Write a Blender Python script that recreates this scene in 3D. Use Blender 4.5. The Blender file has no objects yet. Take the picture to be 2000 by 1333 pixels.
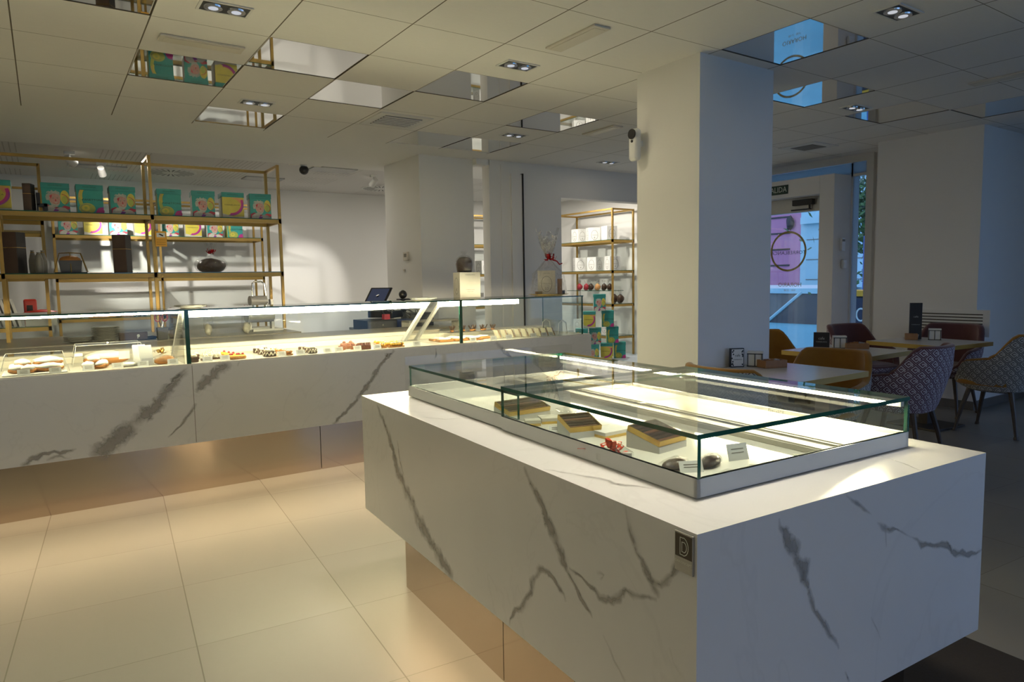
import bpy, bmesh, math, random
from mathutils import Vector, Matrix
S = bpy.context.scene
COL = S.collection
R = math.radians
# ---------------------------------------------------------------- camera
F, P, RO, YW, H, ZC = 1341.7, R(-5.11256), R(-0.97419), R(34.13), 1.354, 2.744
def cam_axes():
    cy, sy, cp, sp, cr, sr = math.cos(YW), math.sin(YW), math.cos(P), math.sin(P), math.cos(RO), math.sin(RO)
    w = Vector((sy*cp, cy*cp, sp)); r = Vector((cy, -sy, 0)); u = r.cross(w)
    return cr*r+sr*u, -sr*r+cr*u, w
AR, AU, AW = cam_axes()
cd = bpy.data.cameras.new('camera'); cam = bpy.data.objects.new('camera', cd); COL.objects.link(cam)
m3 = Matrix((AR, AU, -AW)).transposed()
cam.matrix_world = Matrix.Translation((0, 0, H)) @ m3.to_4x4()
cd.sensor_width = 36; cd.lens = F/2000*36; cd.clip_start = .05; cd.clip_end = 200
S.camera = cam
# ---------------------------------------------------------------- world, exposure
wd = bpy.data.worlds.new('world'); S.world = wd; wd.use_nodes = True
bg = wd.node_tree.nodes['Background']; bg.inputs[0].default_value = (.34, .48, .88, 1); bg.inputs[1].default_value = 2.0
S.view_settings.view_transform = 'Standard'; S.view_settings.look = 'None'
S.view_settings.gamma = 1; S.view_settings.use_curve_mapping = False
S.view_settings.exposure = 0.12
c = S.cycles
c.max_bounces = 8; c.diffuse_bounces = 4; c.glossy_bounces = 4; c.transparent_max_bounces = 28; c.transmission_bounces = 6
c.caustics_reflective = False; c.caustics_refractive = False; c.use_denoising = True; c.sample_clamp_indirect = 6
LED = (1, .86, .54)
WARM = (1, .74, .42)
G_WORLD, G_LED, G_UNDER, G_DOWN, G_SHOP, G_REAR, G_GIFT = 1.0, 1.95, 1.5, 0.20, 0.17, 1.4, 0.75
bg.inputs[1].default_value *= G_WORLD
def area(name, loc, rot, sx, sy, power, col, spread=None):
    l = bpy.data.lights.new(name, 'AREA'); l.shape = 'RECTANGLE'; l.size = sx; l.size_y = sy; l.energy = power; l.color = col
    if spread: l.spread = spread
    o = bpy.data.objects.new(name, l); COL.objects.link(o); o.location = loc; o.rotation_euler = rot; return o
def portal(name, loc, rot, sx, sy):
    o = area(name, loc, rot, sx, sy, 1, (1, 1, 1)); o.data.cycles.is_portal = True; return o
portal('window_portal', (8.93, -1.4, 1.35), (0, R(90), 0), 2.6, 3.9)
portal('shopfront_portal', (3.2, -3.38, 1.35), (R(-90), 0, 0), 4.4, 2.5)
portal('door_portal', (8.10, 5.25, 1.35), (0, R(90), 0), 2.6, 1.7)
# ---------------------------------------------------------------- geometry helpers
def ray(px, py): return AW + AR*((px-1000)/F) - AU*((py-666.5)/F)
def onz(px, py, z):
    d = ray(px, py); t = (z-H)/d.z; return Vector((d.x*t, d.y*t, z))
def onpl(px, py, p0, n):
    d = ray(px, py); o = Vector((0, 0, H)); t = (Vector(p0)-o).dot(Vector(n))/d.dot(Vector(n)); return o+d*t
TH = R(-3.25); C0 = Vector((1.007, .863, 0))
IM = Matrix.Translation(C0) @ Matrix.Rotation(TH, 4, 'Z'); IMI = IM.inverted()
def I(x, y, z=0): return IM @ Vector((x, y, z))
def isl(px, py, z): return IMI @ onz(px, py, z)
IX, IY = IM.to_3x3() @ Vector((1, 0, 0)), IM.to_3x3() @ Vector((0, 1, 0))

class MB:
    def __init__(s): s.v = []; s.f = []; s.m = []; s.uv = {}
    def add(s, vs, fs, mi=0, uv=None):
        b = len(s.v); s.v += [tuple(p) for p in vs]
        for k, f in enumerate(fs):
            if uv: s.uv[len(s.f)] = uv[k]
            s.f.append([b+i for i in f]); s.m.append(mi)
        return s
    def box(s, x0, y0, z0, x1, y1, z1, mi=0):
        x0, x1 = sorted((x0, x1)); y0, y1 = sorted((y0, y1)); z0, z1 = sorted((z0, z1))
        v = [(x, y, z) for z in (z0, z1) for y in (y0, y1) for x in (x0, x1)]
        return s.add(v, [(0, 2, 3, 1), (4, 5, 7, 6), (0, 1, 5, 4), (2, 6, 7, 3), (0, 4, 6, 2), (1, 3, 7, 5)], mi)
    def poly(s, pts, mi=0): return s.add(pts, [tuple(range(len(pts)))], mi)
    def cyl(s, p0, p1, r0, r1=None, n=12, mi=0, caps=True):
        if r1 is None: r1 = r0
        p0, p1 = Vector(p0), Vector(p1); d = (p1-p0).normalized()
        a = d.orthogonal().normalized(); b = d.cross(a)
        v = []
        for p, r in ((p0, r0), (p1, r1)):
            for k in range(n):
                t = 2*math.pi*k/n; v.append(p+a*(r*math.cos(t))+b*(r*math.sin(t)))
        f = [(k, (k+1) % n, n+(k+1) % n, n+k) for k in range(n)]
        if caps: f += [tuple(range(n-1, -1, -1)), tuple(range(n, 2*n))]
        return s.add(v, f, mi)
    def tube(s, path, r, n=6, mi=0, closed=False):
        path = [Vector(p) for p in path]; N = len(path); v = []
        rr = r if isinstance(r, (list, tuple)) else [r]*N
        prev = None
        for i, p in enumerate(path):
            if closed: d = path[(i+1) % N]-path[i-1]
            else: d = path[min(i+1, N-1)]-path[max(i-1, 0)]
            d.normalize()
            a = d.orthogonal().normalized() if prev is None else (prev-d*prev.dot(d)).normalized()
            prev = a; b = d.cross(a)
            for k in range(n):
                t = 2*math.pi*k/n; v.append(p+a*(rr[i]*math.cos(t))+b*(rr[i]*math.sin(t)))
        f = []
        for i in range(N if closed else N-1):
            j = (i+1) % N
            for k in range(n): f.append((i*n+k, i*n+(k+1) % n, j*n+(k+1) % n, j*n+k))
        if not closed: f += [tuple(range(n-1, -1, -1)), tuple(range((N-1)*n, N*n))]
        return s.add(v, f, mi)
    def ribbon(s, path, width, up, mi=0, th=.0006):
        # a thin strip that follows path, width across direction `up`
        v = []; up = Vector(up).normalized()
        for p in path:
            p = Vector(p); v += [p-up*(width/2), p+up*(width/2)]
        f = [(2*i, 2*i+2, 2*i+3, 2*i+1) for i in range(len(path)-1)]
        return s.add(v, f, mi)
    def lathe(s, prof, n=20, c=(0, 0, 0), mi=0):
        v = []
        for r, z in prof:
            for k in range(n):
                t = 2*math.pi*k/n; v.append((c[0]+r*math.cos(t), c[1]+r*math.sin(t), c[2]+z))
        f = [(i*n+k, i*n+(k+1) % n, (i+1)*n+(k+1) % n, (i+1)*n+k) for i in range(len(prof)-1) for k in range(n)]
        f += [tuple(range(n-1, -1, -1)), tuple(range((len(prof)-1)*n, len(prof)*n))]
        return s.add(v, f, mi)
    def prism(s, pts, z0, z1, mi=0):
        n = len(pts)
        v = [(x, y, z0) for x, y in pts]+[(x, y, z1) for x, y in pts]
        f = [tuple(range(n-1, -1, -1)), tuple(range(n, 2*n))]+[(k, (k+1) % n, n+(k+1) % n, n+k) for k in range(n)]
        return s.add(v, f, mi)
    def blob(s, c, r, seed=0, amp=.12, nu=12, nv=8, mi=0, flat=None):
        rnd = random.Random(seed); ph = [rnd.uniform(0, 6.28) for _ in range(6)]
        v = []
        for i in range(nv+1):
            th = math.pi*i/nv
            for k in range(nu):
                t = 2*math.pi*k/nu
                q = 1+amp*(math.sin(3*t+ph[0]+2*th)*.5+math.sin(5*t+ph[1]-3*th)*.3+math.sin(4*th+ph[2]+t)*.4)
                z = math.cos(th)*r[2]*q
                if flat is not None: z = max(z, -flat)
                v.append((c[0]+math.sin(th)*math.cos(t)*r[0]*q, c[1]+math.sin(th)*math.sin(t)*r[1]*q, c[2]+z))
        f = [(i*nu+k, (i+1)*nu+k, (i+1)*nu+(k+1) % nu, i*nu+(k+1) % nu) for i in range(nv) for k in range(nu)]
        return s.add(v, f, mi)
    def xf(s, M, b=0):
        for i in range(b, len(s.v)): s.v[i] = tuple(M @ Vector(s.v[i]))
        return s
    def obj(s, name, mats, parent=None, bevel=0, smooth=False, loc=None, rz=None, seg=2):
        me = bpy.data.meshes.new(name); me.from_pydata(s.v, [], s.f)
        for m in (mats if isinstance(mats, (list, tuple)) else [mats]): me.materials.append(m)
        me.polygons.foreach_set('material_index', s.m)
        if s.uv:
            ul = me.uv_layers.new(name='UVMap')
            for fi, uvs in s.uv.items():
                for li, q in zip(me.polygons[fi].loop_indices, uvs): ul.data[li].uv = q
        if smooth: me.polygons.foreach_set('use_smooth', [True]*len(me.polygons))
        me.update()
        o = bpy.data.objects.new(name, me); COL.objects.link(o)
        if parent: o.parent = parent
        if loc is not None: o.location = loc
        if rz is not None: o.rotation_euler = (0, 0, rz)
        if bevel:
            b = o.modifiers.new('bevel', 'BEVEL'); b.width = bevel; b.segments = seg; b.limit_method = 'ANGLE'; b.harden_normals = False
        return o
def tag(o, label=None, cat=None, group=None, kind=None):
    if label: o['label'] = label
    if cat: o['category'] = cat
    if group: o['group'] = group
    if kind: o['kind'] = kind
    return o
def thing(name, label, cat, loc=(0, 0, 0), rz=0, group=None):
    o = bpy.data.objects.new(name, None); COL.objects.link(o); o.empty_display_size = .05
    o.location = loc; o.rotation_euler = (0, 0, rz); return tag(o, label, cat, group)
def copy_tree(o, parent=None):
    n = o.copy(); COL.objects.link(n)
    if parent: n.parent = parent
    for ch in list(o.children): copy_tree(ch, n)
    return n
def dup(o, loc, rz, label=None, group=None, scale=None):
    n = copy_tree(o); n.location = loc; n.rotation_euler = (0, 0, rz)
    if label: n['label'] = label
    if group: n['group'] = group
    if scale: n.scale = (scale,)*3 if not isinstance(scale, tuple) else scale
    return n
def struct(o): o['kind'] = 'structure'; return o
_txt = {}
def text_mesh(txt, size):
    if txt not in _txt:
        cu = bpy.data.curves.new('t', 'FONT'); cu.body = txt; cu.align_x = 'CENTER'; cu.align_y = 'CENTER'; cu.size = 1; cu.resolution_u = 2
        o = bpy.data.objects.new('t', cu); COL.objects.link(o)
        dg = bpy.context.evaluated_depsgraph_get(); dg.update(); me = bpy.data.meshes.new_from_object(o.evaluated_get(dg))
        _txt[txt] = ([v.co.copy() for v in me.vertices], [tuple(p.vertices) for p in me.polygons])
        bpy.data.objects.remove(o); bpy.data.curves.remove(cu); bpy.data.meshes.remove(me)
    v, f = _txt[txt]
    return [p*size for p in v], f
def put_text(mb, txt, size, M, mi, sx=1):
    v, f = text_mesh(txt, size); mb.add([M @ Vector((p.x*sx, p.y, 0)) for p in v], f, mi)
CL = [-9.0]
# flat drawing on a face: M maps (u, v, layer) to the object's space
def ell(mb, M, cx, cy, rx, ry, mi, l=1, n=20, a0=0, a1=360):
    pts = [M @ Vector((cx+rx*math.cos(R(a0+(a1-a0)*k/n)), max(CL[0], cy+ry*math.sin(R(a0+(a1-a0)*k/n))), l*.0003)) for k in range(n if a1-a0 == 360 else n+1)]
    mb.poly(pts, mi)
def arc(mb, M, cx, cy, rx, ry, w, a0, a1, mi, l=1, n=20):
    v = []
    for k in range(n+1):
        t = R(a0+(a1-a0)*k/n)
        for q in (-.5, .5): v.append(M @ Vector((cx+(rx+q*w)*math.cos(t), max(CL[0], cy+(ry+q*w)*math.sin(t)), l*.0003)))
    mb.add(v, [(2*k, 2*k+1, 2*k+3, 2*k+2) for k in range(n)], mi)
def flat(mb, M, pts, mi, l=1): mb.poly([M @ Vector((x, y, l*.0003)) for x, y in pts], mi)
# ---------------------------------------------------------------- materials
class NT:
    def __init__(s, name):
        s.mat = bpy.data.materials.new(name); s.mat.use_nodes = True; s.t = s.mat.node_tree; s.t.nodes.clear()
        s.out = s.t.nodes.new('ShaderNodeOutputMaterial')
    def n(s, typ, **kw):
        x = s.t.nodes.new(typ)
        for k, v in kw.items(): setattr(x, k, v)
        return x
    def l(s, a, b): s.t.links.new(a, b)
    def set(s, sock, val):
        if hasattr(val, 'is_linked') or hasattr(val, 'links'): s.l(val, sock)
        else: sock.default_value = val
    def m(s, op, a, b=None, c=None):
        x = s.n('ShaderNodeMath', operation=op); s.set(x.inputs[0], a)
        if b is not None: s.set(x.inputs[1], b)
        if c is not None: s.set(x.inputs[2], c)
        return x.outputs[0]
    def mix(s, f, a, b):
        x = s.n('ShaderNodeMix', data_type='RGBA'); s.set(x.inputs[0], f); s.set(x.inputs[6], a); s.set(x.inputs[7], b); return x.outputs[2]
    def noise(s, vec, scale, detail=3, rough=.5, dist=0):
        x = s.n('ShaderNodeTexNoise'); 
        if vec is not None: s.l(vec, x.inputs['Vector'])
        x.inputs['Scale'].default_value = scale; x.inputs['Detail'].default_value = detail
        x.inputs['Roughness'].default_value = rough; x.inputs['Distortion'].default_value = dist
        return x.outputs[0]
    def ramp(s, f, lo, hi):
        x = s.n('ShaderNodeMapRange'); s.set(x.inputs[0], f); x.inputs[1].default_value = lo; x.inputs[2].default_value = hi; return x.outputs[0]
    def obj(s): return s.n('ShaderNodeTexCoord').outputs['Object']
    def xyz(s, v):
        x = s.n('ShaderNodeSeparateXYZ'); s.l(v, x.inputs[0]); return x.outputs
    def bsdf(s, col=(1, 1, 1, 1), rough=.5, metal=0, spec=.5, bump=None, bs=.1, **kw):
        b = s.n('ShaderNodeBsdfPrincipled'); s.set(b.inputs['Base Color'], col); s.set(b.inputs['Roughness'], rough)
        b.inputs['Metallic'].default_value = metal; b.inputs['Specular IOR Level'].default_value = spec
        for k, v in kw.items(): b.inputs[k].default_value = v
        if bump is not None:
            bn = s.n('ShaderNodeBump'); bn.inputs['Strength'].default_value = bs; bn.inputs['Distance'].default_value = .01
            s.l(bump, bn.inputs['Height']); s.l(bn.outputs[0], b.inputs['Normal'])
        return b
    def done(s, sh): s.l(sh.outputs[0] if hasattr(sh, 'outputs') else sh, s.out.inputs[0]); return s.mat
def rgb(*a): return tuple(a)+(1,)
def mat(name, col, rough=.5, metal=0, spec=.5, var=.06, nscale=30, bs=.05, **kw):
    """simple procedural material: slight noise in the colour and a fine bump"""
    t = NT(name); co = t.obj(); nz = t.noise(co, nscale, 3)
    c2 = tuple(x*(1-var*2) for x in col[:3])+(1,)
    b = t.bsdf(t.mix(nz, rgb(*col[:3]), c2), rough, metal, spec, bump=nz if bs else None, bs=bs, **kw)
    return t.done(b)
def emis(name, col, st):
    t = NT(name); e = t.n('ShaderNodeEmission'); e.inputs[0].default_value = rgb(*col); e.inputs[1].default_value = st; return t.done(e)
def glassmat(name, tint=(.97, 1, .985), refl=1.0, rough=0.0, op=0.0, opc=(.9, .9, .9)):
    t = NT(name); tr = t.n('ShaderNodeBsdfTransparent'); tr.inputs[0].default_value = rgb(*tint)
    g = t.n('ShaderNodeBsdfGlossy'); g.inputs['Roughness'].default_value = rough
    ge = t.n('ShaderNodeNewGeometry'); dt = t.n('ShaderNodeVectorMath', operation='DOT_PRODUCT'); t.l(ge.outputs['Incoming'], dt.inputs[0]); t.l(ge.outputs['Normal'], dt.inputs[1])
    fr = t.m('ADD', .04, t.m('MULTIPLY', .96, t.m('POWER', t.m('SUBTRACT', 1.0, t.m('ABSOLUTE', dt.outputs['Value'])), 5.0)))
    mx = t.n('ShaderNodeMixShader'); t.l(t.m('MINIMUM', t.m('MULTIPLY', fr, refl), 1.0), mx.inputs[0]); t.l(tr.outputs[0], mx.inputs[1]); t.l(g.outputs[0], mx.inputs[2])
    if op:
        d = t.n('ShaderNodeBsdfDiffuse'); d.inputs[0].default_value = rgb(*opc); m2 = t.n('ShaderNodeMixShader'); m2.inputs[0].default_value = op
        t.l(mx.outputs[0], m2.inputs[1]); t.l(d.outputs[0], m2.inputs[2]); mx = m2
    return t.done(mx)
M = {}
def wallmat(name, col):
    t = NT(name); co = t.obj(); nz = t.noise(co, 60, 4); n2 = t.noise(co, 1.3, 2)
    return t.done(t.bsdf(t.mix(n2, rgb(*col), rgb(*[x*.95 for x in col])), .75, spec=.25, bump=nz, bs=.05))
M['wall'] = wallmat('white_paint', (.87, .86, .84))
M['lintel'] = wallmat('grey_white_paint', (.72, .73, .74))
def floor_mat():
    t = NT('porcelain_floor_tiles'); co = t.obj()
    vr = t.n('ShaderNodeVectorRotate', rotation_type='Z_AXIS'); t.l(co, vr.inputs[0]); vr.inputs['Angle'].default_value = R(4.33)
    x, y, z = t.xyz(vr.outputs[0])
    def line(a, off, w):
        q = t.m('FRACT', t.m('ADD', t.m('DIVIDE', t.m('SUBTRACT', a, off), .6), .5))
        return t.m('LESS_THAN', t.m('ABSOLUTE', t.m('SUBTRACT', q, .5)), w/.6/2)
    la = line(x, .184, .0045); lb = line(y, .342, .0024)
    ix = t.m('FLOOR', t.m('DIVIDE', t.m('SUBTRACT', x, .184), .6)); iy = t.m('FLOOR', t.m('DIVIDE', t.m('SUBTRACT', y, .342), .6))
    cx = t.n('ShaderNodeCombineXYZ'); t.l(ix, cx.inputs[0]); t.l(iy, cx.inputs[1])
    wn = t.n('ShaderNodeTexWhiteNoise'); t.l(cx.outputs[0], wn.inputs[0])
    st = t.n('ShaderNodeMapping'); t.l(vr.outputs[0], st.inputs[0]); st.inputs['Scale'].default_value = (2, 14, 1)
    grain = t.noise(st.outputs[0], 2.5, 4, .6)
    base = t.mix(wn.outputs[0], rgb(.212, .200, .182), rgb(.24, .228, .205))
    base = t.mix(t.m('MULTIPLY', grain, .16), base, rgb(.20, .185, .165))
    col = t.mix(t.m('MAXIMUM', la, lb), base, rgb(.10, .085, .07))
    rough = t.m('ADD', t.m('MULTIPLY', t.noise(co, 3, 2), .04), .36)
    return t.done(t.bsdf(col, rough, spec=.4))
M['floor'] = floor_mat()
def ceil_mat():
    t = NT('ceiling_panels'); co = t.obj(); x, y, z = t.xyz(co)
    def line(a, off, w):
        q = t.m('FRACT', t.m('ADD', t.m('DIVIDE', t.m('SUBTRACT', a, off), .6), .5))
        return t.m('LESS_THAN', t.m('ABSOLUTE', t.m('SUBTRACT', q, .5)), w/.6/2)
    inside = t.m('LESS_THAN', y, 6.56)
    lx = t.m('MULTIPLY', line(x, -.053, .007), inside); ly = t.m('MULTIPLY', line(y, .483, .004), t.m('LESS_THAN', y, 6.0))
    st = t.n('ShaderNodeMapping'); t.l(co, st.inputs[0]); st.inputs['Scale'].default_value = (1, 8, 1)
    g = t.noise(st.outputs[0], 12, 3)
    base = t.mix(g, rgb(.88, .87, .84), rgb(.83, .82, .79))
    col = t.mix(t.m('MAXIMUM', lx, ly), base, rgb(.16, .14, .11))
    return t.done(t.bsdf(col, .8, spec=.2, bump=g, bs=.05))
M['ceiling'] = ceil_mat()
def perf_mat():
    t = NT('perforated_plasterboard'); co = t.obj(); x, y, z = t.xyz(co)
    fx = t.m('FRACT', t.m('DIVIDE', x, .05)); fy = t.m('FRACT', t.m('DIVIDE', y, .05))
    hole = t.m('LESS_THAN', fx, .22)
    band = t.m('MULTIPLY', t.m('GREATER_THAN', t.m('FRACT', t.m('DIVIDE', t.m('ADD', x, .1), 1.2)), .55), t.m('GREATER_THAN', t.m('FRACT', t.m('DIVIDE', y, .9)), .35))
    k = t.m('MULTIPLY', t.m('MULTIPLY', hole, band), .45)
    return t.done(t.bsdf(t.mix(k, rgb(.74, .72, .70), rgb(.3, .28, .25)), .8, spec=.2))
M['perf'] = perf_mat()
def marble():
    t = NT('white_marble'); co = t.obj(); n1 = t.noise(co, 1.2, 5, .6, 1.0); n2 = t.noise(co, 5, 4)
    v = t.m('SUBTRACT', 1.0, t.ramp(t.m('ABSOLUTE', t.m('SUBTRACT', n1, .5)), 0, .012))
    col = t.mix(t.m('MULTIPLY', v, .10), t.mix(n2, rgb(.80, .80, .79), rgb(.75, .75, .74)), rgb(.45, .45, .44))
    return t.done(t.bsdf(col, .22, spec=.45))
M['marble'] = marble()
def vein():
    t = NT('grey_marble_vein'); co = t.obj(); tc = t.n('ShaderNodeTexCoord'); u, v, _ = t.xyz(tc.outputs['UV'])
    nz = t.noise(co, 26, 6, .62, .8); n2 = t.noise(co, 9, 3)
    e = t.m('SUBTRACT', 1.0, t.m('ABSOLUTE', v))
    a = t.ramp(t.m('ADD', e, t.m('MULTIPLY', t.m('SUBTRACT', nz, .5), 1.5)), .1, 1.0)
    a = t.m('MULTIPLY', t.m('MULTIPLY', a, t.ramp(n2, .2, .6)), u)
    x = t.n('ShaderNodeMath', operation='MINIMUM'); t.l(a, x.inputs[0]); x.inputs[1].default_value = .72
    b = t.bsdf(t.mix(nz, rgb(.28, .265, .24), rgb(.50, .48, .45)), .25, spec=.45); t.l(x.outputs[0], b.inputs['Alpha'])
    return t.done(b)
M['vein'] = vein()
M['whitetrim'] = mat('white_lacquer', (.78, .79, .79), .28, nscale=8, var=.02, bs=0)
M['deck'] = mat('glossy_white_deck', (.82, .80, .74), .13, nscale=6, var=.02, bs=0)
M['cream'] = mat('cream_laminate', (.74, .70, .60), .35, nscale=6, var=.03, bs=0)
M['stone'] = mat('beige_stone_worktop', (.30, .27, .22), .3, nscale=12, var=.08, bs=0)
M['steel'] = mat('bronze_mirror_steel', (.62, .52, .43), .10, metal=1, nscale=2, var=.05, bs=0)
M['gold'] = mat('brushed_brass', (.40, .26, .075), .38, metal=.7, nscale=20, var=.08, bs=0)
M['goldpaint'] = mat('matte_gold_leaf', (.50, .33, .07), .5, metal=.15, nscale=20, var=.06, bs=0)
M['mirror'] = mat('ceiling_mirror', (.80, .80, .78), .02, metal=1, var=0, bs=0)
M['glass'] = glassmat('clear_glass', (.955, .985, .965))
M['acryl'] = glassmat('clear_acrylic', (.97, .97, .96), 1.2)
def cello(nm='cellophane', gl=.10, df=.22):
    t = NT(nm); co = t.obj(); tr = t.n('ShaderNodeBsdfTransparent'); tr.inputs[0].default_value = rgb(.95, .95, .95)
    g = t.n('ShaderNodeBsdfGlossy'); g.inputs['Roughness'].default_value = .08
    d = t.n('ShaderNodeBsdfDiffuse'); d.inputs[0].default_value = rgb(.85, .85, .83)
    nz = t.noise(co, 16, 4, .6, 1.5); bn = t.n('ShaderNodeBump'); bn.inputs['Strength'].default_value = .9; bn.inputs['Distance'].default_value = .03
    t.l(nz, bn.inputs['Height']); t.l(bn.outputs[0], g.inputs['Normal'])
    a = t.n('ShaderNodeMixShader'); a.inputs[0].default_value = gl; t.l(tr.outputs[0], a.inputs[1]); t.l(g.outputs[0], a.inputs[2])
    b = t.n('ShaderNodeMixShader'); t.l(t.m('MULTIPLY', t.ramp(nz, .5, .75), df), b.inputs[0]); t.l(a.outputs[0], b.inputs[1]); t.l(d.outputs[0], b.inputs[2])
    return t.done(b)
M['cello'] = cello(); M['cellof'] = cello('crumpled_cellophane', .30, .75)
def edge():
    t = NT('green_glass_edge'); return t.done(t.bsdf(t.mix(t.noise(t.obj(), 9, 3), rgb(.002, .05, .032), rgb(.01, .11, .07)), .12, spec=.6))
M['gedge'] = edge()
M['led'] = emis('led_strip_glow', LED, 40*G_LED); M['ledi'] = emis('case_led_strip_glow', LED, 62*G_LED)
M['ledw'] = emis('warm_led_strip', WARM, 26*G_UNDER)
M['lampglow'] = emis('lamp_glow', (1, .95, .85), 6)
M['lampdim'] = emis('lamp_faint_glow', (.9, .93, 1), .55)
M['black'] = mat('black_plastic', (.018, .018, .02), .35, var=.1, bs=0)
M['darkgrey'] = mat('dark_grey_plastic', (.07, .07, .075), .4, var=.1, bs=0)
M['iron'] = mat('dark_iron', (.05, .045, .04), .45, metal=.5, var=.1)
M['chrome'] = mat('chrome', (.7, .7, .7), .15, metal=1, bs=0)
M['alu'] = mat('brushed_aluminium', (.5, .5, .48), .35, metal=.8, bs=0)
M['ochre'] = mat('ochre_velvet', (.36, .17, .022), .8, spec=.2, var=.15, nscale=14, **{'Sheen Weight': .4})
M['mauve'] = mat('mauve_velvet', (.15, .062, .065), .8, spec=.2, var=.15, nscale=14, **{'Sheen Weight': .4})
def keyfab(name, c1, c2):
    t = NT(name); tc = t.n('ShaderNodeTexCoord'); u, v, _ = t.xyz(tc.outputs['UV'])
    a = t.m('FRACT', t.m('MULTIPLY', t.m('ADD', u, v), 13)); b = t.m('FRACT', t.m('MULTIPLY', t.m('SUBTRACT', u, v), 13))
    da = t.m('SUBTRACT', a, .5); db = t.m('SUBTRACT', b, .5)
    d = t.m('MAXIMUM', t.m('ABSOLUTE', da), t.m('ABSOLUTE', db))
    ring = t.m('GREATER_THAN', t.m('FRACT', t.m('ADD', t.m('MULTIPLY', d, 4.0), .1)), .55)
    gap = t.m('MULTIPLY', t.m('LESS_THAN', t.m('ABSOLUTE', t.m('SUBTRACT', da, .12)), .07), t.m('GREATER_THAN', db, 0))
    k = t.m('MULTIPLY', ring, t.m('SUBTRACT', 1.0, gap))
    return t.done(t.bsdf(t.mix(k, rgb(*c1), rgb(*c2)), .8, spec=.2))
M['keygrey'] = keyfab('grey_key_pattern_fabric', (.46, .45, .43), (.13, .125, .12))
M['keymauve'] = keyfab('mauve_key_pattern_fabric', (.50, .45, .50), (.10, .04, .055))
M['legwood'] = mat('dark_walnut', (.07, .052, .04), .45, var=.2)
M['tabletop'] = mat('white_laminate_tabletop', (.60, .60, .60), .25, nscale=40, var=.05, bs=0)
M['wood'] = mat('light_wood', (.42, .21, .09), .5, var=.2, nscale=25)
M['paper'] = mat('white_paper', (.80, .79, .76), .7, var=.02, bs=0)
M['card'] = mat('white_card', (.78, .78, .76), .55, var=.02, bs=0)
M['boxcream'] = mat('cream_card_box', (.74, .70, .62), .5, var=.03, bs=0)
M['greyink'] = mat('grey_ink', (.22, .20, .17), .6, bs=0)
M['ink'] = mat('black_ink', (.02, .02, .02), .6, bs=0)
M['teal'] = mat('teal_print', (.03, .30, .27), .4, var=.1, bs=0)
M['teald'] = mat('teal_lid_print', (.03, .26, .24), .4, var=.05, bs=0)
M['yellow'] = mat('yellow_print', (.68, .58, .08), .4, var=.18, nscale=12, bs=0)
M['orange'] = mat('orange_print', (.72, .36, .14), .4, var=.1, bs=0)
M['magenta'] = mat('magenta_print', (.46, .03, .22), .4, var=.1, bs=0)
M['purple'] = mat('purple_print', (.26, .04, .30), .4, var=.1, bs=0)
M['lime'] = mat('lime_print', (.42, .48, .08), .4, var=.15, bs=0)
M['skinp'] = mat('pink_skin_print', (.58, .33, .28), .5, var=.15, nscale=60, bs=0)
M['hairp'] = mat('grey_hair_print', (.52, .55, .50), .5, var=.3, nscale=80, bs=0)
M['shirtp'] = mat('pale_shirt_print', (.62, .60, .52), .5, var=.2, nscale=50, bs=0)
M['redp'] = mat('red_print', (.42, .03, .05), .45, bs=0)
M['brownbox'] = mat('brown_card', (.075, .045, .035), .5, var=.1, bs=0)
M['darkbox'] = mat('dark_card', (.02, .018, .018), .5, bs=0)
M['choc'] = mat('dark_chocolate', (.065, .032, .018), .3, var=.2, nscale=60)
M['milk'] = mat('milk_chocolate', (.26, .10, .045), .4, var=.2, nscale=60)
M['cream2'] = mat('whipped_cream', (.80, .76, .62), .5, var=.06, nscale=60)
M['sugar'] = mat('powdered_sugar', (.86, .85, .82), .8, var=.08, nscale=90)
M['pastry'] = mat('golden_pastry', (.52, .22, .05), .6, var=.25, nscale=50)
M['apricot'] = mat('apricot_glaze', (.82, .40, .04), .25, var=.15, nscale=50)
M['berry'] = mat('red_berry', (.45, .02, .04), .3, bs=0)
M['red'] = mat('glossy_red_ribbon', (.50, .012, .02), .25, bs=0)
M['redorange'] = mat('bright_red_ribbon', (.75, .06, .02), .25, bs=0)
M['goldfoil'] = mat('gold_foil', (.85, .58, .18), .22, metal=.8, var=.12, nscale=30)
M['silverplate'] = mat('pale_grey_plate', (.45, .45, .44), .25, bs=0)
M['taggrey'] = mat('pale_grey_tag', (.62, .63, .64), .5, var=.02, bs=0)
M['plate'] = mat('grey_stoneware', (.26, .25, .22), .4, var=.1)
M['signyellow'] = mat('yellow_sign', (.85, .42, .02), .45, bs=0)
M['signgreen'] = mat('dark_green_sign', (.02, .055, .04), .5, bs=0)
M['letter'] = mat('pale_lettering', (.75, .80, .72), .5, bs=0)
M['signbrown'] = mat('dark_brown_enamel', (.06, .045, .03), .35, bs=0)
M['screen'] = emis('dim_screen', (.06, .07, .11), .6)
M['navy'] = mat('navy_fabric', (.02, .035, .12), .7)
M['redbag'] = mat('red_pouch', (.62, .04, .025), .35)
M['ledge'] = mat('daylight_tinted_ledge', (.55, .62, .70), .4, bs=0)  # blue daylight falling on the podium is put into its base colour
M['ocean'] = mat('turquoise_print', (.02, .28, .36), .4, var=.15, bs=0)
M['base'] = mat('dark_skirting', (.16, .15, .14), .5)
M['mat'] = mat('dark_brown_mat', (.028, .021, .016), .85, var=.2, nscale=120)
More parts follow.
